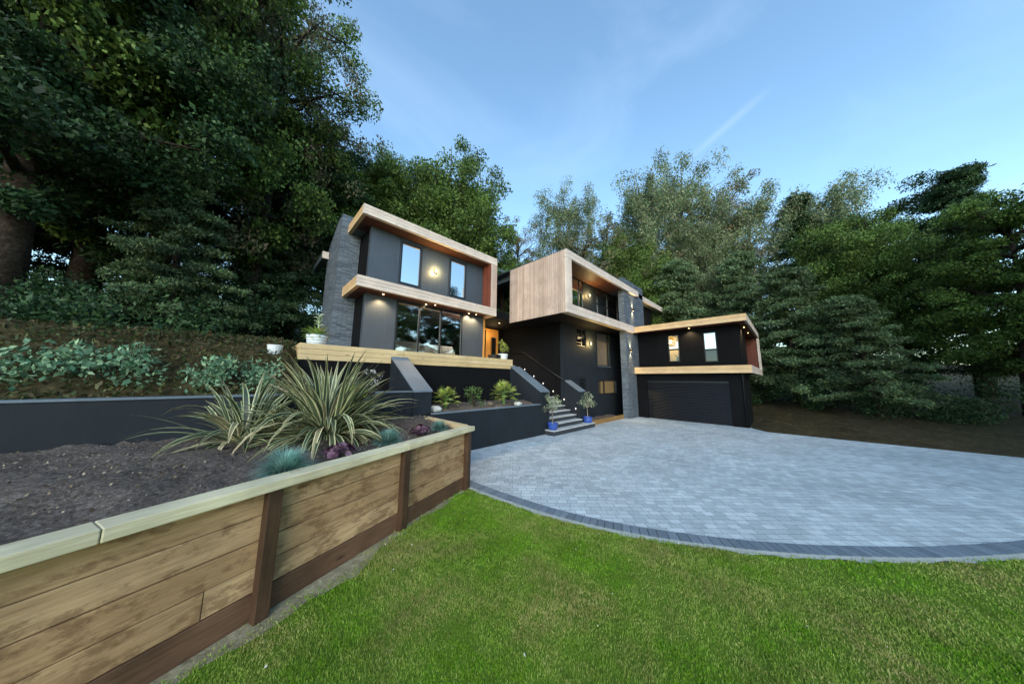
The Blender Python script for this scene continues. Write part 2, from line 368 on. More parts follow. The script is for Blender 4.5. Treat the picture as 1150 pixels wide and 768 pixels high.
# wall in plane y (axis='y') or x (axis='x') with rectangular holes
def wall(mb, axis, c0, c1, a0, a1, z0, z1, holes=()):
    xs = sorted({a0, a1, *[h[0] for h in holes], *[h[1] for h in holes]})
    for i in range(len(xs)-1):
        l, r = xs[i], xs[i+1]
        hs = sorted([h for h in holes if h[0] <= l+1e-6 and h[1] >= r-1e-6], key=lambda h: h[2])
        z = z0
        segs = []
        for h in hs:
            if h[2] > z: segs.append((z, h[2]))
            z = h[3]
        if z < z1: segs.append((z, z1))
        for s0, s1 in segs:
            if axis == 'y': mb.box(l, r, c0, c1, s0, s1)
            else: mb.box(c0, c1, l, r, s0, s1)
    return mb
def window(parent, axis, c, a0, a1, z0, z1, mat, ver=(), hor=(), fw=.06, depth=.08, label=None, vfr=None, proud=-.05):
    """c = outside face of wall; frame set back. outside is towards smaller coordinate"""
    y0 = c-proud; y1 = y0+depth
    mb = MB()
    def bx(l, r, s0, s1, e=0):
        if axis == 'y': mb.box(l, r, y0-e, y1+e, s0, s1)
        else: mb.box(y0-e, y1+e, l, r, s0, s1)
    g = .003
    bx(a0+g, a0+fw, z0+g, z1-g); bx(a1-fw, a1-g, z0+g, z1-g); bx(a0+fw, a1-fw, z0+g, z0+fw); bx(a0+fw, a1-fw, z1-fw, z1-g)
    for v in ver: bx(v-fw*.5, v+fw*.5, z0+fw, z1-fw, -.004)
    for h in hor:
        if isinstance(h, tuple): bx(h[1], h[2], h[0]-fw*.5, h[0]+fw*.5, -.007)
        else: bx(a0+fw, a1-fw, h-fw*.5, h+fw*.5, -.007)
    w = mb.build('window', M['frame'], parent)
    if label: w['label'] = label
    p = MB(); yc = (y0+y1)/2
    if axis == 'y': p.box(a0+fw*.5, a1-fw*.5, yc-.006, yc+.006, z0+fw*.5, z1-fw*.5)
    else: p.box(yc-.006, yc+.006, a0+fw*.5, a1-fw*.5, z0+fw*.5, z1-fw*.5)
    p.build('pane', mat, w)
    return w
def light(name, kind, loc, energy, color, parent, rot=(0,0,0), size=.05, spot=None):
    l = bpy.data.lights.new(name, kind); l.energy = energy; l.color = color
    if kind in ('POINT', 'SPOT'): l.shadow_soft_size = size
    if spot: l.spot_size = R(spot); l.spot_blend = .7
    o = bpy.data.objects.new(name, l); COL.objects.link(o); o.location = loc; o.rotation_euler = rot
    if parent is not None: o.parent = parent; o.matrix_parent_inverse = world_of(parent).inverted()
    return o
WARM = (1, .70, .36)
def downlight(parent, x, y, z, label, e=14):
    m = MB().lathe([(0,-.008),(.035,-.008),(.05,-.006),(.05,-.0)], (x,y,z-.003), 16)
    o = m.build('downlight', M['rail'], parent); o['label'] = label
    MB().lathe([(0,-.022),(.02,-.02),(.032,-.014),(.032,-.009)], (x,y,z-.003), 16).build('bulb', M['lamp'], o, smooth=True)
    light('downlight_beam', 'SPOT', (x,y,z-.05), e*2.2, WARM, o, (0,0,0), .04, 130)
def boards(mb, axis, n, f0, f1, a0, a1, c0, c1, gap=.006):
    """n boards dividing f0..f1; axis = the direction in which they stack ('z' horizontal boards; 'a' upright)"""
    h = (f1-f0)/n
    for i in range(n):
        mb(f0+i*h+gap*.5, f0+(i+1)*h-gap*.5, i)

# ------------------------------------------------------------------ terrain
def sm(x, a, b):
    t = np.clip((x-a)/(b-a), 0, 1); return t*t*(3-2*t)
def H(x, y):
    x = np.asarray(x, float); y = np.asarray(y, float)
    h = -.03+0*x
    left = (x < .93)
    bank = np.where(y > 6.9, 1.6+1.35*sm(y, 7.0, 9.5)+.5*sm(y, 9.5, 14), h)
    h = np.where(left & (y > 6.9), bank, h)
    back = 3.1+.22*np.clip(y-14, 0, 40)
    t = sm(y, 13.2, 15)
    h = h*(1-t)+back*t
    hr = .05+.14*np.clip(x-24, 0, 60)*sm(y, -60, 5)+.02*np.clip(x-18, 0, 6)
    ks = np.where(y > -3.2, sm(x, 16.4, 18), sm(x, 20.5, 23.5)); h = np.where((y < 13.2) & (x > 16.3), h+(np.maximum(h, hr)-h)*ks, h)
    h = np.where((y >= 13.2) & (x > 22), np.maximum(h, hr), h)
    far = np.hypot(x, y)
    h = h+(sm(far, 25, 60))*(.9*np.sin(x*.11)*np.cos(y*.13))
    return h
def z_at(x, y): return float(H(x, y))
def build_ground():
    gx = np.unique(np.concatenate([np.linspace(-300, -60, 9), np.linspace(-60, -8, 27), np.linspace(-8, 24, 65), [.92, .94, 16.3], np.linspace(24, 80, 29), np.linspace(80, 300, 9)]))
    gy = np.unique(np.concatenate([np.linspace(-300, -40, 9), np.linspace(-40, -6, 18), np.linspace(-6, 20, 53), [6.89, 6.91], np.linspace(20, 80, 31), np.linspace(80, 300, 9)]))
    X, Y = np.meshgrid(gx, gy, indexing='ij'); Z = H(X, Y)
    wild = ((X < .93) & (Y > 6.9)) | (Y > 13) | ((X > 18) & (Y > -2.5)) | (X > 26)
    Z = Z+np.where(wild & (np.hypot(X,Y) > 7), .06*rng.normal(size=Z.shape), 0)
    nx, ny = len(gx), len(gy); idx = np.arange(nx*ny).reshape(nx, ny)
    F = np.stack([idx[:-1,:-1], idx[1:,:-1], idx[1:,1:], idx[:-1,1:]], -1).reshape(-1,4)
    o = npmesh('ground', np.stack([X,Y,Z], -1).reshape(-1,3), F, M['ground'])
    o.data.materials.append(M['litter'])
    cx = (X[:-1,:-1]+X[1:,1:])/2; cy = (Y[:-1,:-1]+Y[1:,1:])/2
    w = ((cx < .93) & (cy > 6.9)) | (cy > 13) | (cx > 16.3) | (np.hypot(cx,cy) > 30)
    o.data.polygons.foreach_set('material_index', w.astype(np.int32).ravel())
    o.data.polygons.foreach_set('use_smooth', np.ones(len(F), bool))
    tag(o, 'bare soil and leaf litter ground under the wood and garden', None, None, 'structure')
build_ground()

# driveway edge curve (outer line of the dark edge blocks)
EDGE = [(3.42,6.7),(3.40,5.6),(3.40,4.65),(3.44,4.2),(3.52,3.6),(3.67,2.8),(3.92,2.05),(4.22,1.42),(4.56,.86),(4.92,.34),(5.6,-.45),(6.6,-1.4),(8.2,-2.6),(10.5,-3.9),(13.5,-5.1),(16.3,-5.9)]
def resample(pts, step):
    P = [Vector(p) for p in pts]; out = []
    # catmull-rom
    for i in range(len(P)-1):
        p0, p1, p2, p3 = P[max(i-1,0)], P[i], P[i+1], P[min(i+2, len(P)-1)]
        n = max(2, int((p2-p1).length/step))
        for k in range(n):
            t = k/n
            out.append(.5*((2*p1)+(p2-p0)*t+(2*p0-5*p1+4*p2-p3)*t*t+(3*p1-p0-3*p2+p3)*t**3))
    out.append(P[-1]); return out
CUR = resample(EDGE, .11)
def offset(cur, d):
    o = []
    for i, p in enumerate(cur):
        t = (cur[min(i+1, len(cur)-1)]-cur[max(i-1,0)]).normalized(); o.append(p+Vector((-t.y, t.x))*d)
    return o
INN = offset(CUR, .21); OUT = offset(CUR, -.065)
def flat(name, pts, z, mat, label):
    me = bpy.data.meshes.new(name); bm = bmesh.new()
    f = bm.faces.new([bm.verts.new((p[0], p[1], z)) for p in pts]); bmesh.ops.triangulate(bm, faces=[f])
    bmesh.ops.recalc_face_normals(bm, faces=bm.faces)
    if bm.faces[:][0].normal.z < 0: bmesh.ops.reverse_faces(bm, faces=bm.faces)
    bm.to_mesh(me); bm.free(); me.materials.append(mat)
    o = bpy.data.objects.new(name, me); COL.objects.link(o); return tag(o, label, None, None, 'structure')
drive = [tuple(p) for p in INN]+[(16.3,-5.0),(16.1,-2),(16.0,.8),(16.66,1.3),(17.2,1.5),(17.2,6.4),(15.4,6.45),(15.4,7.6),(3.5,6.85)]
flat('driveway', drive, .0, M['paver'], 'blue grey block paved driveway')
mb = MB()
for i in range(len(CUR)-1):
    a, b, c, d = CUR[i], CUR[i+1], INN[i+1], INN[i]
    g = .004
    ab = (b-a).normalized()*g; dc = (c-d).normalized()*g
    q = [a+ab, b-ab, c-dc, d+dc]
    # upright block with tiny joint
    v = [(p.x, p.y, .004+z) for z in (-.03, .004) for p in q]
    mb.raw(v, [(4,5,6,7),(0,1,5,4),(1,2,6,5),(2,3,7,6),(3,0,4,7)])
tag(mb.build('kerb', M['edge']), 'curved row of charcoal edging blocks between lawn and driveway', None, None, 'structure')
mb = MB()
for i in range(len(CUR)-1):
    a, b, c, d = OUT[i], OUT[i+1], CUR[i+1], CUR[i]
    j = lambda p, k: (p.x+.02*math.sin(k*1.7)+.012*math.sin(k*.53), p.y+.02*math.cos(k*1.1), -.012)
    mb.raw([j(a, i), j(b, i+1), (c.x,c.y,.001), (d.x,d.y,.001)], [(0,1,2,3)])
tag(mb.build('kerb_haunching', M['concrete']), 'thin concrete haunching along the lawn side of the edging', None, None, 'structure')

# ------------------------------------------------------------------ planter line
PA = Vector((3.37, 4.67)); PDIR = (Vector((.2,3.5))-PA).normalized(); PN = Vector((-PDIR.y, PDIR.x))  # PN: pointing towards lawn?
if PN.dot(Vector((0,-1))) < 0: PN = -PN
PL = 8.2
def pp(s, d=0): return PA+PDIR*s+PN*d      # s along from the corner to the left, d towards the lawn

# ------------------------------------------------------------------ lawn
lawn_poly = [tuple(p) for p in OUT if p.y < 4.7]
LEFT = [pp(.05, .03)]
dirt = []
for k in range(60):
    s = .15+k*PL/58
    d = .05+.10*sm(s, .1, 1.6)+.12*sm(s, 1.4, 3.0)+.05*math.sin(s*3.1)+.04*math.sin(s*7.7+1)+.02*math.sin(s*23)
    dirt.append((s, float(d)))
left_pts = [tuple(pp(s, d)) for s, d in dirt]
end = tuple(left_pts[-1])
poly = [tuple(p) for p in lawn_poly]+[(20,-7.2),(22,-14),(-16,-14),(-16,end[1]-2),end]+left_pts[::-1]
flat('lawn', poly, -.014, M['thatch'], 'mown green lawn with yellowish patches')
# grass blades
def in_poly(X, Y, poly):
    ins = np.zeros(len(X), bool); n = len(poly)
    for i in range(n):
        x1, y1 = poly[i]; x2, y2 = poly[(i+1)%n]
        c = ((y1 > Y) != (y2 > Y)) & (X < (x2-x1)*(Y-y1)/(y2-y1+1e-12)+x1)
        ins ^= c
    return ins
def grass():
    pts = []
    for r0, r1, dens in ((.9, 3.0, 13000), (3.0, 4.6, 9500), (4.6, 7.5, 4200), (7.5, 12, 1500)):
        n = int(dens*math.pi*(r1*r1-r0*r0)*.40)
        a = rng.uniform(R(45-70), R(45+70), n); r = np.sqrt(rng.uniform(r0*r0, r1*r1, n))
        pts.append(np.stack([r*np.cos(a), r*np.sin(a)], 1))
    P = np.concatenate(pts)
    jit = rng.normal(size=P.shape)*(.03+.05*(P[:,:1] < 3.2))
    k = in_poly(P[:,0]+jit[:,0], P[:,1]+jit[:,1], poly)
    P = P[k]; n = len(P)
    # tufts: pull to clumps
    P += .012*np.stack([np.sin(P[:,0]*40+P[:,1]*13), np.cos(P[:,1]*37-P[:,0]*11)], 1)
    far = np.hypot(P[:,0], P[:,1])
    clump = .82+.15*np.sin(P[:,0]*2.3+1)*np.cos(P[:,1]*2.9)+.10*np.sin(P[:,0]*7.1)*np.sin(P[:,1]*6.3)
    h = (.017+.010*rng.random(n))*clump*(1+.04*far); w = .0013+.0007*far*.8
    th = rng.uniform(0, 2*np.pi, n); ph = rng.uniform(0, 2*np.pi, n); lean = .7*rng.random(n)
    b = np.stack([P[:,0], P[:,1], np.full(n, -.014)], 1)
    s = np.stack([np.cos(th), np.sin(th), 0*th], 1)*w[:,None]
    mid = b+np.stack([np.cos(ph)*lean*h*.4, np.sin(ph)*lean*h*.4, h*.6], 1)
    tip = b+np.stack([np.cos(ph)*lean*h*1.3, np.sin(ph)*lean*h*1.3, h], 1)
    V = np.stack([b-s, b+s, mid+s*.8, mid-s*.8, tip], 1).reshape(-1,3)
    i = np.arange(n)[:,None]*5
    F = np.concatenate([i+[0,1,2], i+[0,2,3], i+[3,2,4]], 0)
    o = npmesh('grass', V, F, M['grass']); tag(o, 'short mown grass blades of the lawn', 'grass', None, 'stuff')
grass()
n = 46
a = rng.uniform(R(-20), R(105), n); r = rng.uniform(2, 6, n); P = np.stack([r*np.cos(a), r*np.sin(a), np.full(n, .018)], 1)
P = P[in_poly(P[:,0], P[:,1], poly)]
V, F = leaves(P, .016, .8); tag(npmesh('fallen_petals', V, F, M['whitefl']), 'tiny white petals scattered over the grass', 'petals', None, 'stuff')

# ------------------------------------------------------------------ timber planter
pl = empty('timber_planter', (PA.x, PA.y, 0), 'long raised timber planter bed edged by dark posts beside the lawn', 'planter')
def pbox(mb, s0, s1, d0, d1, z0, z1, tilt=0):
    c = [pp(s0,d0), pp(s1,d0), pp(s1,d1), pp(s0,d1)]
    return mb.raw([(p.x,p.y,z0) for p in c]+[(p.x,p.y,z1) for p in c], [(0,1,2,3),(4,5,6,7),(0,1,5,4),(1,2,6,5),(2,3,7,6),(3,0,4,7)])
ps = [0.02, 1.62, 3.22, 4.84, 6.46, 8.06]
for i, s in enumerate(ps[:-1]):
    mb = MB(); rows = 5
    for r in range(rows):
        z0 = -.02+r*.214
        if r == 0: continue
        # staggered boards with butt joints and slight unevenness
        cuts = [s+.05]+sorted(s+random.uniform(.35, 1.3) for _ in range(1 if r == 1 and i != 1 else 0))+[ps[i+1]+.05]
        for a, b in zip(cuts, cuts[1:]):
            e = random.uniform(-.006, .006)
            pbox(mb, a+.002, b-.002, -.05+e, -.005+e, z0+.003, z0+.211)
    mb.build('side_panel', M['treated'], pl, bevel=.006)
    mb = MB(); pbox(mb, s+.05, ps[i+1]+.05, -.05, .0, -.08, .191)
    o = mb.build('gravel_board', M['treated_low'], pl, bevel=.006); o['label'] = 'darker bottom board'
for s in ps:
    mb = MB(); pbox(mb, s-.005, s+.105, .004, .095, -.1, 1.058)
    mb.build('post', M['post'], pl, bevel=.006)
for a, b in ((-.06, 1.70), (1.704, 4.2), (4.204, 8.3)):
    mb = MB(); pbox(mb, a, b, -.09, .125, 1.062, 1.15)
    mb.build('cap_rail', M['cap'], pl, bevel=.008)
# return side along the driveway, towards the black wall
mb = MB()
for r in range(5):
    z0 = -.02+r*.214
    mb.box(3.36, 3.405, 4.70, 6.66, z0+.003, z0+.211)
mb.build('side_panel', M['treated'], pl, bevel=.006)
mb = MB(); mb.box(3.26, 3.46, 4.80, 6.68, 1.064, 1.152); mb.build('cap_rail', M['sleeper_y'], pl, bevel=.008)
mb = MB(); mb.box(3.41, 3.49, 6.5, 6.6, -.05, 1.06); mb.build('post', M['post'], pl, bevel=.006)
# soil
def soil_patch(name, polyf, x0, x1, y0, y1, zf, label, step=.09):
    gx = np.arange(x0, x1, step); gy = np.arange(y0, y1, step)
    X, Y = np.meshgrid(gx, gy, indexing='ij')
    Z = zf(X, Y)+.018*rng.normal(size=X.shape)+.02*np.sin(X*5)*np.cos(Y*4.3)
    nx, ny = X.shape; idx = np.arange(nx*ny).reshape(nx, ny)
    F = np.stack([idx[:-1,:-1], idx[1:,:-1], idx[1:,1:], idx[:-1,1:]], -1).reshape(-1,4)
    cx = X.ravel()[F].mean(1); cy = Y.ravel()[F].mean(1)
    F = F[polyf(cx, cy)]
    o = npmesh(name, np.stack([X,Y,Z], -1).reshape(-1,3), F, M['soil']); o.data.polygons.foreach_set('use_smooth', np.ones(len(F), bool))
    return tag(o, label, None, None, 'structure')
inside = [tuple(pp(.02,-.045)), tuple(pp(PL,-.045)), (pp(PL).x, 6.82), (3.36, 6.82)]
soil_patch('planter_soil', lambda x, y: in_poly(x, y, inside), -5, 3.5, 1.5, 6.9, lambda X, Y: 1.045+.10*sm(Y-.37*X-3.4, .1, 1.6), 'grey brown soil filling the timber planter')
soil_patch('bed_soil', lambda x, y: (x > 3.6) & (x < 8.33), 3.55, 8.4, 6.84, 8.6, lambda X, Y: 1.12+.12*sm(Y, 6.9, 7.6), 'dark soil of the bed below the terrace')
# stones on soil (countless)
n = 5000
Pn = np.stack([rng.uniform(-4, 3.3, n), rng.uniform(2.5, 6.8, n), np.full(n, 1.12)], 1)
k = in_poly(Pn[:,0], Pn[:,1], inside); Pn = Pn[k]
Pn[:,2] = 1.045+.10*sm(Pn[:,1]-.37*Pn[:,0]-3.4, .1, 1.6)+.012
V, F = leaves(Pn, .022, .7); tag(npmesh('dead_leaf_litter', V, F, leaf('dry_litter', [srgb(.45,.40,.33), srgb(.6,.55,.47), srgb(.3,.25,.2)])), 'dry leaf scraps scattered over the planter soil', 'leaf litter', None, 'stuff')

# ------------------------------------------------------------------ garden walls
w = empty('garden_wall', (5.8, 6.81, 0), 'low black rendered retaining wall with thin grey coping along the driveway', 'wall')
MB().box(3.42, 8.296, 6.81, 6.99, -.1, 1.135).build('wall', M['navy'], w)
MB().box(3.42, 8.296, 6.79, 7.0, 1.137, 1.17).build('coping', M['cope'], w, bevel=.004)
w = empty('garden_wall', (0, 6.81, 0), 'higher dark rendered wall with thin grey coping behind the spiky plant', 'wall')
MB().box(-7.5, 3.165, 6.83, 7.03, .8, 1.745).build('wall', M['navy'], w)
MB().box(-7.5, 3.165, 6.81, 7.05, 1.747, 1.78).build('coping', M['cope'], w, bevel=.004)
def slope_wall(name, x0, x1, label, yb=8.49, z0=1.65, z1=2.66, zb=-.1):
    e = empty(name, ((x0+x1)/2, 6.8, 0), label, 'wall') if label else None
    return e
b = empty('sloping_wall', (3.42, 6.8, 0), 'sloping topped dark wall between the phormium bed and palm bed', 'wall')
MB().prism([(6.79,-.1),(6.79,1.75),(8.49,2.72),(8.49,-.1)], 3.17, 3.67, 'x').build('wall', M['navy'], b)
MB().prism([(6.765,1.745),(6.775,1.785),(8.49,2.763),(8.49,2.725)], 3.155, 3.685, 'x').build('coping', M['cope'], b, bevel=.003)

# ------------------------------------------------------------------ steps
st = empty('entrance_steps', (9.9, 6.4, 0), 'flight of grey steps rising between dark flank walls to the terrace', 'steps')
M['tread'] = render_wall('grey_step_stone', srgb(.66,.68,.68), .7, .3, .12)
M['riser'] = render_wall('dark_step_riser', srgb(.19,.20,.22), .8, .3, .15)
def step(x0, x1, y0, y1, z0, z1):
    o = MB().box(x0, x1, y0, y1, z0, z1-.035).build('step', M['riser'], st)
    MB().box(x0-.01, x1, y0-.02, y1, z1-.033, z1).build('tread', M['tread'], o, bevel=.005)
step(8.52, 11.63, 6.36, 6.78, -.05, .19)
for k in range(1, 16):
    y = 6.36+.305*k
    step(8.85, 11.045, y, y+.32 if k < 15 else y+.6, .19+.18*(k-1)-.1, .19+.18*k)
MB().prism([(6.81,-.1),(6.81,1.62),(8.49,2.63),(11.5,2.8),(11.5,-.1)], 8.30, 8.84, 'x').build('flank_wall', M['navy'], st)
MB().prism([(6.79,1.612),(6.80,1.655),(8.47,2.672),(8.49,2.634)], 8.285, 8.855, 'x').build('coping', M['cope'], st, bevel=.003)
MB().prism([(6.80,-.1),(6.80,1.57),(7.59,2.05),(7.59,-.1)], 11.055, 11.60, 'x').build('flank_wall', M['navy'], st)
MB().prism([(6.78,1.562),(6.79,1.605),(7.585,2.092),(7.585,2.054)], 11.04, 11.615, 'x').build('coping', M['cope'], st, bevel=.003)
mb = MB(); rp = [(10.97,7.5,2.06),(10.97,8.75,2.73),(10.97,10.15,3.56),(10.97,10.3,3.60),(10.97,11.1,3.60)]
mb.tube(rp, .022, 8)
for y, z in ((7.9,2.25),(9.0,2.85),(10.1,3.5),(10.9,3.58)): mb.tube([(10.97,y,z-.01),(10.99,y,z-.06),(11.05,y,z-.06)], .009, 6)
mb.build('handrail', M['rail'], st, smooth=True)
for y, z in ((10.16,2.66),(9.5,2.28),(8.87,1.91),(8.24,1.54),(7.6,1.18),(6.97,.80)):
    o = MB().box(11.025, 11.052, y-.032, y+.032, z-.05, z+.05).build('step_light', M['frame'], st)
    MB().box(11.015, 11.0245, y-.016, y+.016, z-.034, z+.034).build('lens', M['lamp_w'], o)
    light('step_glow', 'POINT', (10.94, y, z-.03), .06, (1,.9,.75), o, size=.02)

# ------------------------------------------------------------------ terrace
te = empty('terrace', (4.7, 8.5, 0), 'raised terrace with pale timber sleeper edging on a black retaining wall', 'terrace')
MB().box(.95, 8.295, 8.52, 8.75, .3, 2.545).build('retaining_wall', M['black'], te)
MB().box(.95, 1.15, 8.752, 14, 1.0, 2.545).build('retaining_wall', M['black'], te)
mb = MB()
joints = [.92, 3.55, 5.95, 8.43]
for r in range(3):
    for a, b_ in zip(joints, joints[1:]):
        mb.box(a+.003, b_-.003, 8.5, 8.62, 2.55+r*.14, 2.55+(r+1)*.14-.006)
mb.build('timber_edging', M['sleeper_x'], te, bevel=.004)
mb = MB()
for r in range(3): mb.box(.92, 1.04, 8.625, 13.9, 2.55+r*.14, 2.55+(r+1)*.14-.006)
mb.build('timber_edging', M['sleeper_y'], te, bevel=.004)
mb = MB()
x = 1.04
while x < 8.38:
    mb.box(x+.003, x+.137, 8.622, 10.09, 2.86, 2.89); x += .14
mb.build('deck', M['sleeper_y'], te)
MB().box(1.05, 2.73, 10.1, 14, 2.84, 2.88).build('deck', M['cope'], te)
MB().box(8.30, 11.04, 11.5, 12.6, 2.6, 2.885).build('landing', M['cope'], te)

# ------------------------------------------------------------------ house
ho = empty('house', (9.5, 9.5, 0), 'black and timber clad modern house with flat roofs, stone piers and lit windows', 'house')
def hz_boards(axis, c0, c1, a0, a1, z0, z1, n, mat, name='fascia', label=None, bevel=.003, gap=.008):
    mb = MB(); h = (z1-z0)/n
    for i in range(n):
        e = random.uniform(-.003, .003)
        if axis == 'y': mb.box(a0, a1, c0+e, c1, z0+i*h+gap/2, z0+(i+1)*h-gap/2)
        else: mb.box(c0+e, c1, a0, a1, z0+i*h+gap/2, z0+(i+1)*h-gap/2)
    o = mb.build(name, mat, ho, bevel=bevel)
    if label: o['label'] = label
    return o
# ---- left block
VF = 9.5
hz_boards('y', VF, VF+.14, 2.30, 8.30, 7.60, 7.95, 3, M['larch_x'], label='upper pale timber fascia over the terrace')
hz_boards('y', VF, VF+.14, 2.30, 8.30, 5.07, 5.44, 3, M['larch_x'], label='lower pale timber fascia over the terrace')
mb = MB()
for i in range(3): mb.box(7.93+i*.124+.003, 7.93+(i+1)*.124-.003, VF+.002, VF+.14, 5.445, 7.595)
mb.build('fascia', M['larch_z'], ho, bevel=.003)
hz_boards('x', 2.30, 2.42, VF+.142, 11.40, 7.60, 7.95, 3, M['larch_y'], label='short end of the upper fascia by the chimney')
hz_boards('x', 2.30, 2.42, VF+.142, 11.40, 5.07, 5.44, 3, M['larch_y'], label='short end of the lower fascia by the chimney')
mb = MB()
for i in range(12): mb.box(7.90, 7.928, VF+.01+i*.09, VF+.094+i*.09, 5.47, 7.57)
o = mb.build('cheek_lining', M['cedar'], ho); o['label'] = 'red brown timber lining of the frame end'
MB().box(7.93, 8.30, VF+.142, 11.2, 5.07, 7.95).build('cheek', M['larch_z'], ho)
mb = MB()
for i in range(9): mb.box(2.43, 7.895, VF+.145+i*.12, VF+.145+i*.12+.113, 7.57, 7.598)
o = mb.build('soffit', M['cedar_x'], ho); o['label'] = 'red brown roof soffit over the upper windows'
mb = MB()
for i in range(14): mb.box(2.43, 8.29, VF+.145+i*.12, VF+.145+i*.12+.113, 5.075, 5.10)
mb.build('soffit', M['cedar_x'], ho)
MB().box(2.43, 7.90, VF+.145, 10.09, 5.12, 5.40).build('balcony_slab', M['roofing'], ho)
MB().box(2.43, 7.925, VF+.145, 15.0, 7.62, 7.90).build('roof', M['roofing'], ho)
# upper front wall and windows
mb = MB(); W1 = (3.86, 4.67, 5.72, 7.40); W2 = (6.04, 6.86, 5.72, 7.40)
wall(mb, 'y', 10.1, 10.3, 2.76, 7.895, 5.41, 7.565, [W1, W2]); mb.build('wall', M['panel'], ho)
for x0, x1, l in ((W1[0], W1[1], 'upper window over the terrace nearest the chimney'), (W2[0], W2[1], 'upper window over the terrace nearest the frame end')):
    window(ho, 'y', 10.1, x0, x1, 5.72, 7.40, M['glass_sky'], label=l, proud=.03, fw=.05)
for x in (3.82, 4.72, 5.99, 6.91):
    MB().box(x-.010, x+.010, 10.094, 10.102, 5.415, 7.56).build('panel_joint', M['frame'], ho)
# lower front wall and glass doors
mb = MB(); D = (3.83, 6.79, 2.89, 5.02)
wall(mb, 'y', 10.1, 10.3, 2.74, 7.98, 2.6, 5.068, [D]); mb.build('wall', M['panel'], ho)
window(ho, 'y', 10.1, 3.83, 6.79, 2.89, 5.02, M['glass_mid'], ver=(4.75, 5.71), label='wide sliding glass doors opening to the terrace', proud=.02, fw=.06)
# returns
MB().box(2.76, 2.91, 10.302, 14.8, 2.6, 5.068).build('wall', M['black'], ho)
MB().box(2.78, 2.93, 10.302, 14.8, 5.41, 7.6).build('wall', M['black'], ho)
MB().box(7.79, 7.978, 10.302, 14.8, 2.6, 5.068).build('wall', M['black'], ho)
MB().box(8.05, 8.28, 11.21, 14.8, 5.41, 7.6).build('wall', M['black'], ho)
MB().box(2.76, 7.98, 14.8, 15, 2.6, 7.6).build('wall', M['black'], ho)
# room behind the doors
MB().box(2.92, 7.78, 10.35, 14.7, 2.80, 2.87).build('interior_floor', M['room_dark'], ho)
MB().box(2.92, 7.78, 10.31, 14.7, 5.11, 5.38).build('interior_ceiling', M['room_dark'], ho)
# chimney of stacked slate
mb = MB(); mb.prism([(11.4,2.7),(11.4,8.32),(12.1,8.30),(13.6,7.55),(13.6,2.7)], 2.08, 2.75, 'x')
o = mb.build('chimney', M['slate'], ho); o['label'] = 'tall grey stacked slate chimney wall at the terrace end'
MB().box(1.85, 2.07, 13.3, 13.42, 7.1, 7.4).build('fascia', M['larch_x'], ho)
MB().box(1.86, 2.07, 13.43, 15.5, 7.12, 7.38).build('roof', M['roofing'], ho)
# ---- entrance link
mb = MB(); wall(mb, 'y', 12.0, 12.2, 7.99, 11.05, 2.6, 5.055, [(9.2, 10.6, 2.89, 5.0)]); mb.build('wall', M['black'], ho)
d = MB(); d.box(9.202, 9.40, 11.93, 12.1, 2.89, 4.998); d.box(10.52, 10.598, 11.93, 12.1, 2.89, 4.998); d.box(9.402, 10.518, 11.93, 12.1, 4.92, 4.998)
do = d.build('door', M['door_wood'], ho, bevel=.004); do['label'] = 'golden timber front door glowing in the entrance recess'
mb = MB()
for i in range(4): mb.box(9.72+i*.11, 9.72+i*.11+.105, 12.0, 12.05, 2.9, 4.91)
MB().box(9.405, 9.715, 12.03, 12.045, 2.9, 4.91).build('sidelight', M['glass_dark'], do)
mb.build('leaf', M['door_wood'], do)
MB().box(10.165, 10.515, 12.02, 12.05, 4.55, 4.91).build('top_panel', M['door_wood'], do)
MB().box(10.165, 10.515, 12.03, 12.045, 2.9, 4.54).build('sidelight', M['glass_dark'], do)
MB().tube([(10.08,11.96,3.5),(10.08,11.96,4.5)], .015, 8).build('handle', M['rail'], do, smooth=True)
MB().box(8.302, 11.04, 9.72, 12.6, 5.06, 5.42).build('canopy', M['black'], ho)
MB().box(7.99, 8.30, 10.32, 12.6, 5.10, 5.42).build('canopy', M['black'], ho)
o = MB().box(7.985, 8.12, 10.12, 10.24, 2.9, 5.06).build('door_trim', M['door_wood'], ho); o['label'] = 'narrow golden timber strip at the recess corner'
downlight(ho, 9.35, 10.45, 5.058, 'recessed downlight over the entrance', 26)
light('entrance_glow', 'POINT', (9.8, 11.45, 4.6), 9, (1,.72,.34), do, size=.1)
mb = MB(); wall(mb, 'y', 12.0, 12.2, 8.30, 11.6, 5.43, 8.6, [(10.2, 11.35, 6.0, 8.35)]); mb.build('wall', M['black'], ho)
window(ho, 'y', 12.0, 10.2, 11.35, 6.0, 8.35, M['glass_dark'], ver=(10.95,), label='tall dark link window half hidden by climbing leaves', proud=.02)
MB().box(8.3, 11.6, 11.7, 14, 8.61, 8.75).build('roof', M['roofing'], ho)
# ---- right block: overhanging timber box
VR = 6.2
hz_boards('y', VR, VR+.12, 9.35, 17.40, 7.36, 7.72, 2, M['larch_x'], label='upper pale timber fascia of the overhanging box')
hz_boards('y', VR, VR+.12, 9.35, 16.40, 4.92, 5.32, 2, M['larch_x'], label='lower pale timber fascia of the overhanging box')
mb = MB()
for i in range(3): mb.box(9.352+i*.13+.003, 9.352+(i+1)*.13-.003, VR+.002, VR+.12, 5.325, 7.355)
mb.build('fascia', M['larch_x'], ho, bevel=.003)
mb = MB(); y = VR+.125; i = 0
while y < 9.62:
    e = random.uniform(-.006, .006); mb.box(9.34+e, 9.38, y+.007, y+.105, 4.93, 7.71); y += .112
o = mb.build('cladding', M['larch_z'], ho, bevel=.002); o['label'] = 'upright pale larch cladding on the side of the overhanging box'
MB().box(9.385, 9.74, VR+.125, 9.6, 4.95, 7.69).build('cheek', M['black'], ho)
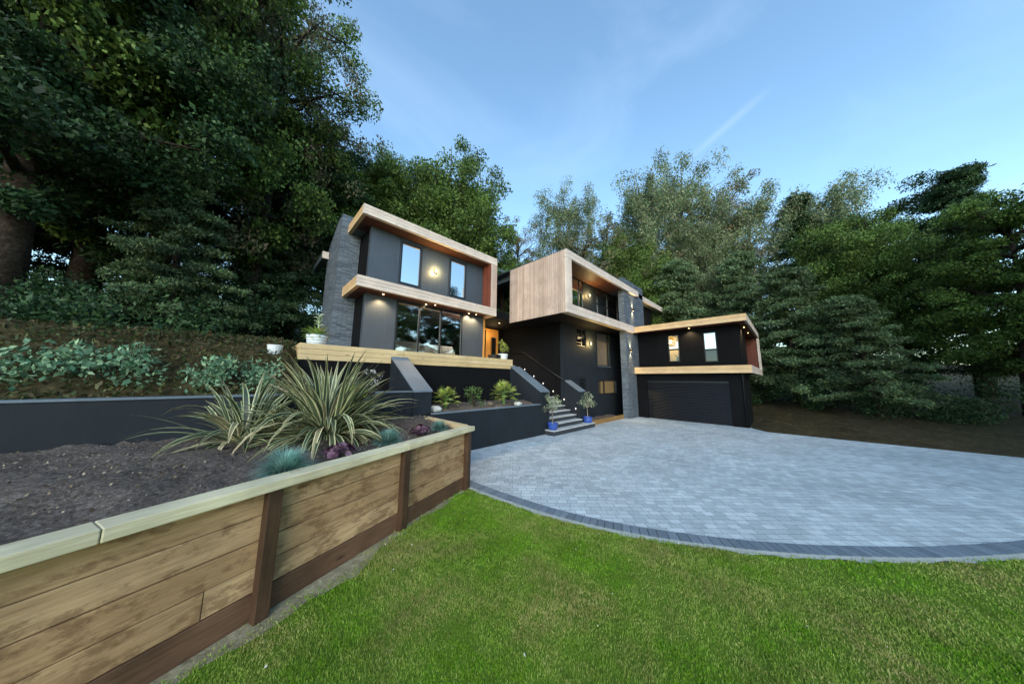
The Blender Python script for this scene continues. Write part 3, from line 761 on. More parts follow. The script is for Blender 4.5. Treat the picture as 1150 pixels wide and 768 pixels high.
MB().box(9.742, 9.75, VR+.125, 7.28, 5.30, 7.36).build('cheek_lining', M['black'], ho)
MB().box(9.345, 17.40, VR+.002, 12.0, 7.722, 7.75).build('roof_trim', M['roofing'], ho)
MB().box(9.745, 18.4, VR+.125, 12.0, 7.42, 7.70).build('roof', M['roofing'], ho)
mb = MB()
for i in range(9): mb.box(9.76, 15.39, VR+.125+i*.12, VR+.238+i*.12, 7.38, 7.41)
o = mb.build('soffit', M['cedar_x'], ho); o['label'] = 'red brown soffit inside the overhanging box'
mb = MB()
for i in range(2): mb.box(9.39, 15.38, VR+.125+i*.12, VR+.238+i*.12, 4.945, 4.98)
mb.build('soffit', M['sleeper_x'], ho)
MB().box(9.39, 15.38, VR+.37, 9.6, 4.94, 4.985).build('soffit', M['black'], ho)
MB().box(15.40, 17.9, 6.67, 7.59, 4.95, 4.985).build('soffit', M['black'], ho)
MB().box(11.052, 11.25, 9.72, 12.6, 4.942, 5.42).build('wall', M['black'], ho)
MB().box(11.7, 18.0, 9.7, 12.6, 5.0, 7.4).build('wall', M['black'], ho)
MB().box(9.75, 15.38, VR+.13, 9.6, 5.0, 5.28).build('floor_slab', M['black'], ho)
MB().box(9.4, 11.6, 9.6, 9.7, 4.95, 7.69).build('wall', M['black'], ho)
# upper glazing y=7.3
mb = MB(); A1 = (10.6, 12.5, 5.45, 7.34); A2 = (13.86, 16.7, 5.7, 7.34)
wall(mb, 'y', 7.3, 7.5, 9.76, 18.0, 5.3, 7.375, [A1, A2]); mb.build('wall', M['navy'], ho)
window(ho, 'y', 7.3, *A1, M['glass_sky'], ver=(11.35, 12.1), label='upper box window beside the timber end', proud=.02)
window(ho, 'y', 7.3, *A2, M['glass_sky'], ver=(15.3,), hor=(6.45,), label='wide upper box window reflecting trees', proud=.02)
# lower front wall y=7.6
mb = MB()
B1 = (12.25, 13.2, 3.9, 4.88); B2 = (14.42, 16.05, 2.92, 4.94); B3 = (14.42, 16.78, 1.28, 2.11); B4 = (12.42, 13.12, 1.55, 2.2)
cols_ = [B1, B2, B3, B4]
wall(mb, 'y', 7.6, 7.8, 11.05, 18.0, -.1, 4.94, cols_); mb.build('wall', M['navy'], ho)
MB().box(11.052, 11.25, 7.802, 12.6, .5, 4.94).build('wall', M['black'], ho)
MB().box(11.25, 11.45, 12.6, 12.8, .5, 4.94).build('wall', M['black'], ho)
w1 = window(ho, 'y', 7.6, *B1, M['glass_dark'], hor=((4.42, 12.31, 12.8),(4.08, 12.31, 12.8)), ver=(12.8,), label='small high window beside the wall lamp', proud=-.03, fw=.045)
MB().box(12.35, 12.74, 7.60, 7.622, 4.12, 4.38).build('pane', M['glass_sky'], w1)  # added mirror pane, shaped as the bright reflection patch in this window
window(ho, 'y', 7.6, *B2, M['glass_clear'], ver=(), label='tall window with curtains above the low wide window', proud=-.03)
window(ho, 'y', 7.6, *B3, M['glass_clear'], ver=(15.2,), label='low wide window near the driveway', proud=-.03)
window(ho, 'y', 7.6, *B4, M['glass_dark'], label='small low window at the top of the flank wall', proud=-.03)
MB().box(14.40, 16.07, 7.56, 7.64, 2.88, 2.918).build('sill', M['cope'], ho)
# room behind tall windows
MB().box(13.4, 17.9, 10.0, 10.1, 0, 4.9).build('interior_wall', M['room'], ho)
MB().box(13.4, 17.9, 7.82, 9.99, 2.4, 2.5).build('interior_floor', M['room_dark'], ho)
MB().box(13.3, 13.39, 7.82, 10.1, 0, 4.9).build('interior_wall', M['room_dark'], ho)
MB().box(17.91, 18.0, 7.82, 10.1, 0, 4.9).build('interior_wall', M['room'], ho)
mb = MB()
for i in range(26):
    x = 14.40+i*.07
    mb.box(x, x+.05, 7.87+.02*math.sin(i*1.9), 7.9+.02*math.sin(i*1.9), 2.95, 4.42)
mb.build('curtain', M['curtain'], ho)
MB().box(14.38, 16.4, 7.83, 7.845, 4.42, 4.92).build('blind', M['larch_x'], ho)
MB().box(14.40, 15.12, 7.83, 7.85, 1.2, 2.15).build('blind', M['kerbwood'], ho)
light('room_glow', 'POINT', (15.6, 8.9, 4.0), 60, (1,.82,.6), ho, size=.2)
light('room_glow', 'POINT', (15.9, 8.9, 1.9), 26, (1,.85,.65), ho, size=.2)
# stone pier
mb = MB(); mb.prism([(15.4,-.1),(15.4,8.10),(18.45,8.10),(18.45,-.1)], 6.325, 6.66, 'y')
o = mb.build('pier', M['slate'], ho); o['label'] = 'grey stacked slate pier between the box and the garage'
MB().box(15.38, 18.47, 6.33, 12.0, 8.103, 8.16).build('pier_cap', M['roofing'], ho)
MB().box(18.2, 18.4, 6.665, 12.0, 5.4, 8.1).build('wall', M['black'], ho)
MB().box(15.5, 18.2, 6.67, 12.0, 7.76, 8.1).build('upstand', M['roofing'], ho)
# rear wing
hz_boards('y', 6.8, 6.92, 18.48, 24.4, 7.76, 8.12, 2, M['larch_x'], label='rear timber fascia beyond the stone pier')
MB().box(18.46, 24.4, 6.925, 12.0, 7.78, 8.08).build('roof', M['roofing'], ho)
MB().box(18.45, 22.9, 7.3, 7.5, 5.2, 7.77).build('wall', M['black'], ho)
MB().box(22.7, 22.9, 7.52, 12.0, 5.2, 7.77).build('wall', M['black'], ho)
# ---- garage block
hz_boards('x', 16.40, 16.52, 1.10, 6.195, 4.94, 5.28, 2, M['larch_y'], label='timber roof fascia over the garage, tinted for warm light')
hz_boards('x', 16.40, 16.52, 1.10, 6.31, 2.50, 2.87, 2, M['larch_y'], label='timber band above the garage door, tinted for warm light')
hz_boards('y', 1.10, 1.20, 16.525, 23.9, 4.94, 5.28, 2, M['larch_x'], label='garage roof fascia along the wood side')
hz_boards('y', 1.10, 1.20, 16.525, 23.9, 2.50, 2.87, 2, M['larch_x'], label='balcony edge board along the wood side')
MB().box(16.525, 23.88, 1.205, 6.32, 5.0, 5.25).build('roof', M['roofing'], ho)
mb = MB()
for i in range(8): mb.box(16.525+i*.12, 16.638+i*.12, 1.205, 6.3, 4.96, 4.99)
mb.build('soffit', M['cedar'], ho)
MB().box(17.5, 23.8, 1.205, 6.3, 4.965, 4.995).build('soffit', M['cedar_x'], ho)
MB().box(16.525, 23.88, 1.205, 6.3, 2.56, 2.83).build('floor_slab', M['black'], ho)
mb = MB()
for i in range(10): mb.box(23.66, 23.70, 1.25+i*.16, 1.40+i*.16, 2.84, 4.95)
o = mb.build('cheek_lining', M['cedar'], ho); o['label'] = 'red brown lined end panel of the balcony'
hz_boards('y', 1.10, 1.22, 23.72, 24.1, 2.88, 4.93, 12, M['larch_x'], label='end upright of the balcony frame')
MB().box(23.72, 23.9, 1.23, 6.3, 2.84, 4.96).build('wall', M['black'], ho)
mb = MB(); G1 = (4.10, 4.66, 3.17, 4.67); G2 = (2.40, 2.96, 3.10, 4.65)
wall(mb, 'x', 17.2, 17.4, 1.5, 6.3, 2.84, 4.955, [G1, G2]); mb.build('wall', M['black'], ho)
window(ho, 'x', 17.2, G1[0], G1[1], 3.86, G1[3], M['glass_mid'], label='upper pane of the lit window over the garage nearest the pier', proud=.02, fw=.045)
window(ho, 'x', 17.2, G1[0], G1[1], G1[2], 3.86, M['glass_lit'], label='yellow lit lower pane over the garage nearest the pier', proud=.02, fw=.045)
window(ho, 'x', 17.2, G2[0], G2[1], 3.74, G2[3], M['glass_sky'], label='sky reflecting window over the garage nearest the corner', proud=.02, fw=.045)
window(ho, 'x', 17.2, G2[0], G2[1], G2[2], 3.74, M['glass_dark'], label='dark lower pane over the garage nearest the corner', proud=.02, fw=.045)
# lit room
MB().box(18.6, 18.7, 3.2, 5.6, 2.85, 4.95).build('interior_wall', M['room'], ho)
MB().box(17.41, 18.6, 3.2, 3.28, 2.85, 4.95).build('interior_wall', M['room'], ho)
MB().box(17.41, 18.6, 5.52, 5.6, 2.85, 4.95).build('interior_wall', M['room'], ho)
light('room_glow', 'POINT', (17.9, 4.75, 4.4), 22, (1,.68,.22), ho, size=.12)
mb = MB(); mb.lathe([(0,0),(.08,0),(.1,.2),(.09,.2)], (17.62,4.3,3.2), 12)
for i in range(9):
    a = i*.7; mb.tube([(17.62,4.3,3.38),(17.62+.05*math.cos(a),4.3+.08*math.sin(a),3.5),(17.62+.10*math.cos(a),4.3+.18*math.sin(a),3.52+.03*i)], .012, 4)
mb.build('windowsill_plant', M['darkleaf'], ho)
MB().box(17.402, 20.0, 1.5, 1.7, 2.84, 4.955).build('wall', M['black'], ho)
MB().box(20.0, 20.2, 1.5, 3.0, 2.84, 4.955).build('wall', M['black'], ho)
MB().box(20.2, 23.65, 3.0, 3.2, 2.84, 4.955).build('wall', M['black'], ho)
mb = MB(); wall(mb, 'x', 16.7, 16.9, 1.42, 6.32, -.1, 2.498, [(2.0, 5.76, -.1, 2.11)]); mb.build('wall', M['black'], ho)
MB().box(16.902, 18.8, 1.42, 1.62, -.1, 2.498).build('wall', M['black'], ho)
MB().box(18.8, 19.0, 1.42, 6.3, -.1, 2.498).build('wall', M['black'], ho)
mb = MB()
for i in range(26):
    z = .02+i*.08
    mb.prism([(16.80,z),(16.762,z+.010),(16.748,z+.04),(16.762,z+.066),(16.80,z+.079)], 2.01, 5.75, 'y')
# the prism above runs along y: profile is given as (x, z)
o = mb.build('garage_door', M['garage'], ho); o['label'] = 'black roller garage door with fine horizontal ribs'
MB().box(16.745, 16.80, 2.03, 5.73, 2.02, 2.108).build('garage_door_box', M['frame'], ho)
MB().tube([(16.64,1.48,2.49),(16.64,1.48,2.3),(16.67,1.48,2.2),(16.67,1.48,.05)], .03, 8).build('downpipe', M['rail'], ho, smooth=True)
# low timber kerb in front of the lower wall
k = empty('timber_edging', (13.6, 6.6, 0), 'low timber sleeper edging a strip below the lower house windows', 'edging')
MB().box(11.66, 15.39, 6.62, 6.70, -.05, .21).build('sleeper', M['kerbwood'], k, bevel=.006)
soil_patch('gravel_strip', lambda x, y: x > 0, 11.66, 15.42, 6.72, 7.64, lambda X, Y: .12+0*X, 'strip of dark soil behind the low timber edging')
# ---- lamps
def wall_lamp(x, y, z, label, e=7):
    """round disc lamp on wall facing -y"""
    mb = MB(); mb.tube([(x,y-.002,z),(x,y-.04,z)], .035, 12)
    o = mb.build('wall_lamp', M['rail'], ho); o['label'] = label
    v = MB().tube([(x,y-.05,z),(x,y-.085,z)], [.085,.06], 20); v.build('shade', M['lamp_disc'], o, smooth=False)
    light('lamp_glow', 'POINT', (x, y-.17, z), e*1.7, (1,.70,.28), o, size=.06)
wall_lamp(5.35, 10.1, 6.60, 'glowing round wall lamp between the upper terrace windows', 13)
wall_lamp(13.1, 7.3, 6.72, 'glowing round wall lamp inside the overhanging box', 11)
wall_lamp(13.62, 7.6, 4.12, 'glowing round wall lamp under the overhanging box', 13)
wall_lamp(20.9, 7.3, 6.72, 'glowing wall lamp under the rear fascia', 10)
def updown(x, y, z, label):
    o = MB().box(x-.045, x+.045, y-.10, y-.002, z-.07, z+.07).build('wall_lamp', M['rail'], ho, bevel=.004); o['label'] = label
    for s in (1, -1):
        MB().box(x-.03, x+.03, y-.085, y-.02, z+s*.072-.004, z+s*.072+.004).build('lens', M['lamp'], o)
        light('lamp_beam', 'SPOT', (x, y-.06, z+s*.09), 26, (1,.78,.42), o, (0 if s < 0 else math.pi, 0, 0), .02, 75)
updown(16.55, 6.325, 6.38, 'up and down light high on the slate pier')
updown(15.95, 6.325, 3.84, 'up and down light low on the slate pier')
for x, y, l in ((3.25, 9.86, 'downlight under the terrace overhang nearest the chimney'), (5.25, 9.80, 'downlight above the middle of the glass doors'), (4.95, 9.98, 'inner downlight close to the glass doors'), (7.40, 9.90, 'downlight under the terrace overhang before the last wall'), (7.05, 9.98, 'inner downlight before the last wall'), (8.12, 10.25, 'downlight at the overhang corner')):
    downlight(ho, x, y, 5.074, l, 15)
downlight(ho, 16.99, 3.53, 4.958, 'downlight over the garage windows', 16)
downlight(ho, 20.9, 1.40, 4.962, 'farther balcony downlight over the garage corner', 9)
downlight(ho, 18.6, 1.38, 4.962, 'nearer balcony downlight over the garage corner', 9)

# ------------------------------------------------------------------ sofas
def sofa(x, y, label):
    s = empty('sofa', (x, y, 2.87), label, 'sofa')
    MB().box(x-.8, x+.8, y-.38, y+.38, 2.99, 3.28).build('seat', M['sofa'], s, bevel=.05)
    MB().box(x-.8, x+.8, y-.62, y-.39, 2.99, 3.68).build('backrest', M['sofa'], s, bevel=.06)
    for a in (-.93, .81): MB().box(x+a, x+a+.13, y-.6, y+.4, 2.95, 3.45).build('armrest', M['sofa'], s, bevel=.04)
    for a in (-.85, .8):
        for b in (-.55, .3): MB().box(x+a, x+a+.05, y+b, y+b+.05, 2.872, 2.988).build('leg', M['rail'], s)
sofa(4.7, 12.0, 'pale sofa behind the glass doors nearest the chimney')
sofa(6.5, 12.2, 'pale sofa behind the middle of the glass doors')
light('room_glow', 'POINT', (7.45, 11.0, 4.3), 40, (1,.87,.7), ho, size=.05)  # added light to brighten the sofas, kept out of sight behind the wall

# ------------------------------------------------------------------ pots and small plants
def pot(x, y, z, r, h, mat, label, group=None, rb=.62, lip=.0):
    p = empty('flower_pot', (x, y, z), label, 'flower pot', group)
    MB().lathe([(0,.0),(r*rb,.0),(r*(rb+.22),h*.35),(r,h-.03),(r+lip,h-.03),(r+lip,h),(r-.03,h),(r-.05,h-.05)], (x,y,z), 28).build('pot', mat, p, smooth=False)
    MB().lathe([(0,h-.05),(r-.04,h-.05)], (x,y,z), 20).build('soil', M['soil'], p)
    return p
def plant(name, loc, label, cat, group=None): return empty(name, loc, label, cat, group)
pot(1.32, 8.92, 2.97-.09, .25, .36, M['stripe'], 'ridged white pot on the terrace corner by the chimney')
pot(8.12, 8.8, 2.97-.09, .22, .33, M['white'], 'plain white pot on the terrace end beside the steps')
pot(9.0-.25, 6.58, .19, .2, .25, M['blue'], 'cobalt blue pot on the left end of the bottom step', rb=.7, lip=.02)
pot(11.38, 6.58, .19, .2, .26, M['blue'], 'cobalt blue pot on the right end of the bottom step', rb=.8, lip=.02)
p = empty('bowl', (7.75, 8.95, 2.89), 'shallow black bowl beside the white pot on the terrace', 'bowl')
MB().lathe([(0,0),(.16,0),(.27,.12),(.29,.26),(.27,.26),(.24,.13),(0,.08)], (7.75,8.95,2.89), 24).build('bowl', M['black_pot'], p)
p = empty('planter_tub', (.49, 8.9, 2.6), 'small pale tub standing on the bank left of the terrace', 'tub')
MB().lathe([(0,0),(.12,0),(.16,.25),(.14,.25),(.12,.2),(0,.2)], (.49,8.9,2.64), 16).build('tub', M['white'], p)

def strap_leaves(specs, width, seg=8, fold=.25):
    """specs: list of (base, azimuth, length, elev0, curl)"""
    V = []; F = []; UV = []
    for base, az, L, el, curl, wd in specs:
        p = Vector(base); d0 = Vector((math.cos(az), math.sin(az), 0)); side = Vector((-math.sin(az), math.cos(az), 0))
        roll = random.uniform(-.5, .5)
        o = len(V); e = el
        for i in range(seg+1):
            t = i/seg
            w = wd*(.55+.45*min(1, t*3))*(1-max(0, (t-.55)/.45)**1.6*.95)
            tan = d0*math.cos(e)+Vector((0,0,1))*math.sin(e); nrm = side.cross(tan)
            s2 = side*math.cos(roll)+nrm*math.sin(roll)
            for u in (-1, 0, 1):
                V.append(tuple(p+s2*(u*w)+nrm*(abs(u)*-fold*w))); UV.append((.5+.5*u, t))
            p = p+tan*(L/seg); e -= curl/seg*(.5+1.4*t)
        for i in range(seg):
            for u in (0, 1):
                a = o+i*3+u; F.append((a, a+1, a+4, a+3))
    return V, F, UV
def phormium(x, y, z, n, L, label, spread=.35):
    e = plant('phormium', (x, y, z), label, 'plant')
    sp = []
    for i in range(n):
        az = random.uniform(0, 2*math.pi); k = random.random()
        el = R(88-92*k**.85); r = spread*random.random()*.8
        ln = L*random.uniform(.65, 1.08)*(1-.18*(k > .8))
        sp.append(((r*math.cos(az), r*math.sin(az), random.uniform(-.02,.04)), az+random.uniform(-.4,.4), ln, el, random.uniform(.2, 1.2)+(1.5 if random.random() < .28 else 0)*(k > .2), random.uniform(.022, .044)))
    V, F, UV = strap_leaves(sp, .03)
    npmesh('leaves', V, F, M['phorm'], e, UV)
    return e
phormium(1.10, 5.58, 1.12, 380, 1.46, 'large variegated phormium with arching cream edged strap leaves')
phormium(.10, 6.0, 1.12, 120, 1.15, 'smaller strap leaved phormium crowding the left side of the large one')
def tuftgrass(name, x, y, z, r, mat, label, n=1500, group=None):
    e = plant(name, (x, y, z), label, 'grass', group)
    V = []; F = []
    for i in range(n):
        az = random.uniform(0, 2*math.pi); el = R(88-80*random.random()**1.0); L = r*random.uniform(.65,1.1); w = .0022
        d = np.array([math.cos(az), math.sin(az), 0]); s = np.array([-math.sin(az), math.cos(az), 0])*w
        b0 = d*random.random()*r*.2
        p1 = b0+d*math.cos(el)*L*.55+np.array([0,0,math.sin(el)*L*.55]); p2 = p1+d*math.cos(el-.5)*L*.5+np.array([0,0,math.sin(el-.5)*L*.5])
        o = len(V); V += [b0-s, b0+s, p1+s, p1-s, p2]; F += [(o,o+1,o+2),(o,o+2,o+3),(o+3,o+2,o+4)]
    npmesh('blades', np.array(V), F, mat, e)
FG = 'blue fescue tufts in the timber planter'
tuftgrass('blue_fescue', .42, 3.88, 1.07, .29, M['fescue'], 'largest blue fescue tuft at the left end of the planter rail', 2200, FG)
tuftgrass('blue_fescue', 1.74, 4.55, 1.07, .26, M['fescue'], 'blue fescue tuft behind the middle post of the planter', 1800, FG)
tuftgrass('blue_fescue', 2.95, 5.08, 1.07, .22, M['fescue'], 'blue fescue tuft near the far planter corner', 1500, FG)
tuftgrass('blue_fescue', -1.5, 3.25, 1.07, .27, M['fescue'], 'blue fescue tuft beyond the left post of the planter', 1800, FG)
def heuchera(x, y, z, r, label):
    e = plant('heuchera', (x, y, z), label, 'plant', 'plum heucheras in the timber planter')
    V = []; F = []
    for i in range(52):
        az = random.uniform(0, 2*math.pi); q = r*math.sqrt(random.random()); c = Vector((q*math.cos(az), q*math.sin(az), .05+.12*(1-q/r)+random.uniform(0,.04)))
        nrm = Vector((math.cos(az)*q/r, math.sin(az)*q/r, .8+random.uniform(-.3,.3))).normalized(); a = nrm.orthogonal().normalized(); b = nrm.cross(a)
        R_ = random.uniform(.03, .05); o = len(V); V.append(tuple(c-nrm*.008)); m = 12
        for k in range(m):
            t = 2*math.pi*k/m; rr = R_*(1+.16*math.sin(k*2.6)); V.append(tuple(c+a*rr*math.cos(t)+b*rr*math.sin(t)+nrm*.008*math.sin(k*2.1)))
        for k in range(m): F.append((o, o+1+k, o+1+(k+1)%m))
    npmesh('leaves', np.array(V), F, M['heuchera'], e)
heuchera(1.0, 4.2, 1.08, .19, 'plum heuchera between the two nearer blue fescues')
heuchera(2.45, 4.86, 1.08, .19, 'plum heuchera beside the far planter corner fescue')
def fan_palm(x, y, z, r, h, label, n=20):
    e = plant('fan_palm', (x, y, z), label, 'plant', 'fan palms in the bed below the terrace')
    V = []; F = []; st_ = MB()
    st_.tube([(0,0,-.05),(0,0,h*.35)], [.06,.045], 8)
    for i in range(n):
        az = i*2.4+random.uniform(-.3,.3); k = (i+.5)/n; el = R(80-105*k); L = r*random.uniform(.5,.68)
        d = Vector((math.cos(az)*math.cos(el), math.sin(az)*math.cos(el), math.sin(el)))
        b0 = Vector((0,0,h*.35)); c = b0+d*L
        st_.tube([b0, b0+d*L*.5+Vector((0,0,.02)), c], .006, 4)
        side = d.cross(Vector((0,0,1))).normalized(); up = side.cross(d)
        nl = 17; R_ = r*random.uniform(.38,.5)
        for j in range(nl):
            t = R(-105+210*j/(nl-1)); dd = (d*math.cos(t)+side*math.sin(t)); sd = (side*math.cos(t)-d*math.sin(t))
            w = .011; o = len(V); dr = Vector((0,0,-.25*R_*abs(random.gauss(.5,.3))))
            V += [tuple(c), tuple(c+dd*R_*.5+sd*w), tuple(c+dd*R_+dr), tuple(c+dd*R_*.5-sd*w+up*.012)]; F.append((o,o+1,o+2,o+3))
    npmesh('fronds', np.array(V), F, M['palm'], e)
    s = MB(); s.v = st_.v; s.f = st_.f
    me = bpy.data.meshes.new('stem'); me.from_pydata(st_.v, [], st_.f); me.materials.append(M['shrubleaf']); o = bpy.data.objects.new('stem', me); COL.objects.link(o); o.parent = e
fan_palm(4.5, 7.45, 1.2, .48, .75, 'fan palm in the bed next to the sloping wall', 22)
fan_palm(6.85, 7.35, 1.2, .60, .95, 'bright fan palm in the bed next to the steps', 26)
def leafy(name, loc, label, cat, mat, clusters, nleaf, size, stems=True, asp=.5, bark=None, group=None, rad=.012):
    """clusters: list of (centre, radius) relative to loc; stems from origin"""
    e = plant(name, loc, label, cat, group)
    P = []; O = []
    for c, r in clusters:
        q = rng.normal(size=(nleaf,3)); q /= np.linalg.norm(q, axis=1)[:,None]; rr = r*rng.random(nleaf)**.45
        P.append(np.array(c)+q*rr[:,None]); O.append(q)
    V, F = leaves(np.concatenate(P), size, asp, 0, np.concatenate(O)*.6)
    npmesh('foliage', V, F, mat, e)
    if stems:
        mb = MB()
        for c, r in clusters:
            c = Vector(c); mb.tube([(0,0,0), (c.x*.35, c.y*.35, c.z*.55), tuple(c)], [rad, rad*.7, rad*.3], 5)
        me = bpy.data.meshes.new('stem'); me.from_pydata(mb.v, [], mb.f); me.materials.append(bark or M['bark']); o = bpy.data.objects.new('stem', me); COL.objects.link(o); o.parent = e
    return e
leafy('shrub', (5.45, 7.25, 1.18), 'small open leafy shrub between the two fan palms', 'shrub', M['shrubleaf'], [((random.uniform(-.24,.24), random.uniform(-.2,.2), random.uniform(.15,.6)), .12) for _ in range(14)], 26, .06)
leafy('euphorbia', (1.50, 5.45, 1.12), 'lime yellow flowering plant behind the phormium', 'plant', M['euph'], [((random.uniform(-.18,.18), random.uniform(-.1,.1), random.uniform(.66,.78)), .07) for _ in range(12)], 44, .035)
leafy('white_flower', (1.95, 6.25, 1.12), 'tall white flower sprays behind the phormium', 'plant', M['whitefl'], [((random.uniform(-.15,.15), random.uniform(-.06,.06), random.uniform(.85,1.15)), .06) for _ in range(12)], 18, .032)
leafy('hedge_shrub', (.05, 7.9, 1.75), 'pale blue green shrub on the bank behind the phormium', 'shrub', M['paleleaf'], [((random.uniform(-.8,.7), random.uniform(-.4,.4), random.uniform(.05,.6)), .2) for _ in range(26)], 70, .07)
leafy('hedge_shrub', (-2.2, 8.1, 1.75), 'pale blue green shrub farther left on the bank', 'shrub', M['paleleaf'], [((random.uniform(-1,1), random.uniform(-.4,.4), random.uniform(.05,.7)), .25) for _ in range(30)], 70, .08)
def olive(x, y, z, label, fl):
    e = plant('olive_tree', (x, y, z), label, 'tree')
    mb = MB(); mb.tube([(0,0,-.03),(.01,0,.2),(-.01,.01,.45)], [.018,.015,.012], 7)
    cl = [((fl*.16*math.cos(i*1.3)+random.uniform(-.08,.08), .16*math.sin(i*1.9), .55+.075*i+random.uniform(-.04,.04)), .11) for i in range(8)]
    cl += [((random.uniform(-.34,.34), random.uniform(-.26,.26), random.uniform(.5,.98)), .10) for _ in range(12)]
    for c, r in cl: mb.tube([(-.01,.01,.44), (c[0]*.5, c[1]*.5, .44+(c[2]-.44)*.6), c], [.008,.005,.002], 4)
    me = bpy.data.meshes.new('trunk'); me.from_pydata(mb.v, [], mb.f); me.materials.append(M['olivebark']); o = bpy.data.objects.new('trunk', me); COL.objects.link(o); o.parent = e
    P = []; O = []
    for c, r in cl:
        q = rng.normal(size=(34,3)); q /= np.linalg.norm(q, axis=1)[:,None]; P.append(np.array(c)+q*(r*rng.random(34)**.5)[:,None]); O.append(q)
    V, F = leaves(np.concatenate(P), .06, .26, 0, np.concatenate(O)*.8); npmesh('crown', V, F, M['olive'], e)
olive(8.75, 6.58, .40, 'small silvery olive tree in the left blue pot', 1)
olive(11.38, 6.58, .41, 'small silvery olive tree in the right blue pot', -1)
e = plant('cycad', (1.32, 8.92, 3.2), 'cycad like plant with a pale flower spike in the ridged white pot', 'plant')
sp = [((0,0,0), i*2.4, .42*random.uniform(.8,1.1), R(70-75*(i/44)), .7, .028) for i in range(44)]
V, F, UV = strap_leaves(sp, .015); npmesh('leaves', V, F, M['palm'], e)
mb = MB().tube([(0,0,0),(.01,.01,.3),(0,.02,.58)], [.02,.016,.010], 8)
for i in range(14):
    a = i*2.4; zz = .3+.022*i; mb.tube([(0,.015,zz),(.07*math.cos(a),.07*math.sin(a),zz+.05),(.12*math.cos(a),.12*math.sin(a),zz+.04)], [.014,.012,.006], 5)
me = bpy.data.meshes.new('flower_spike'); me.from_pydata(mb.v, [], mb.f); me.materials.append(M['olive']); o = bpy.data.objects.new('flower_spike', me); COL.objects.link(o); o.parent = e
leafy('potted_shrub', (8.12, 8.8, 3.16), 'yellow green leafy plant in the plain white pot', 'plant', M['palm'], [((random.uniform(-.14,.14), random.uniform(-.12,.12), random.uniform(.12,.6)), .09) for _ in range(12)], 30, .07, asp=.3)
def boulder(x, y, z, r, mat, label, sq=.6):
    me = bpy.data.meshes.new('boulder'); bm = bmesh.new(); bmesh.ops.create_icosphere(bm, subdivisions=3, radius=1)
    ph = random.uniform(0, 9)
    for v in bm.verts:
        f = 1+.13*math.sin(v.co.x*4+ph)+.1*math.cos(v.co.y*5+ph)+.06*math.sin(v.co.z*9)
        v.co = Vector((v.co.x*r*f, v.co.y*r*f*.8, v.co.z*r*f*sq))
    bm.to_mesh(me); bm.free(); me.materials.append(mat); me.shade_smooth()
    o = bpy.data.objects.new('boulder', me); COL.objects.link(o); o.location = (x,y,z); tag(o, label, 'stone')
boulder(4.0, 7.12, 1.24, .16, M['stone_w'], 'white boulder on the wall coping beside the sloping wall')
boulder(7.32, 7.08, 1.22, .15, M['stone_w'], 'white boulder in the bed beside the steps', .5)
boulder(6.2, 7.3, 1.25, .11, M['stone_b'], 'small brown rock between shrub and fan palm')

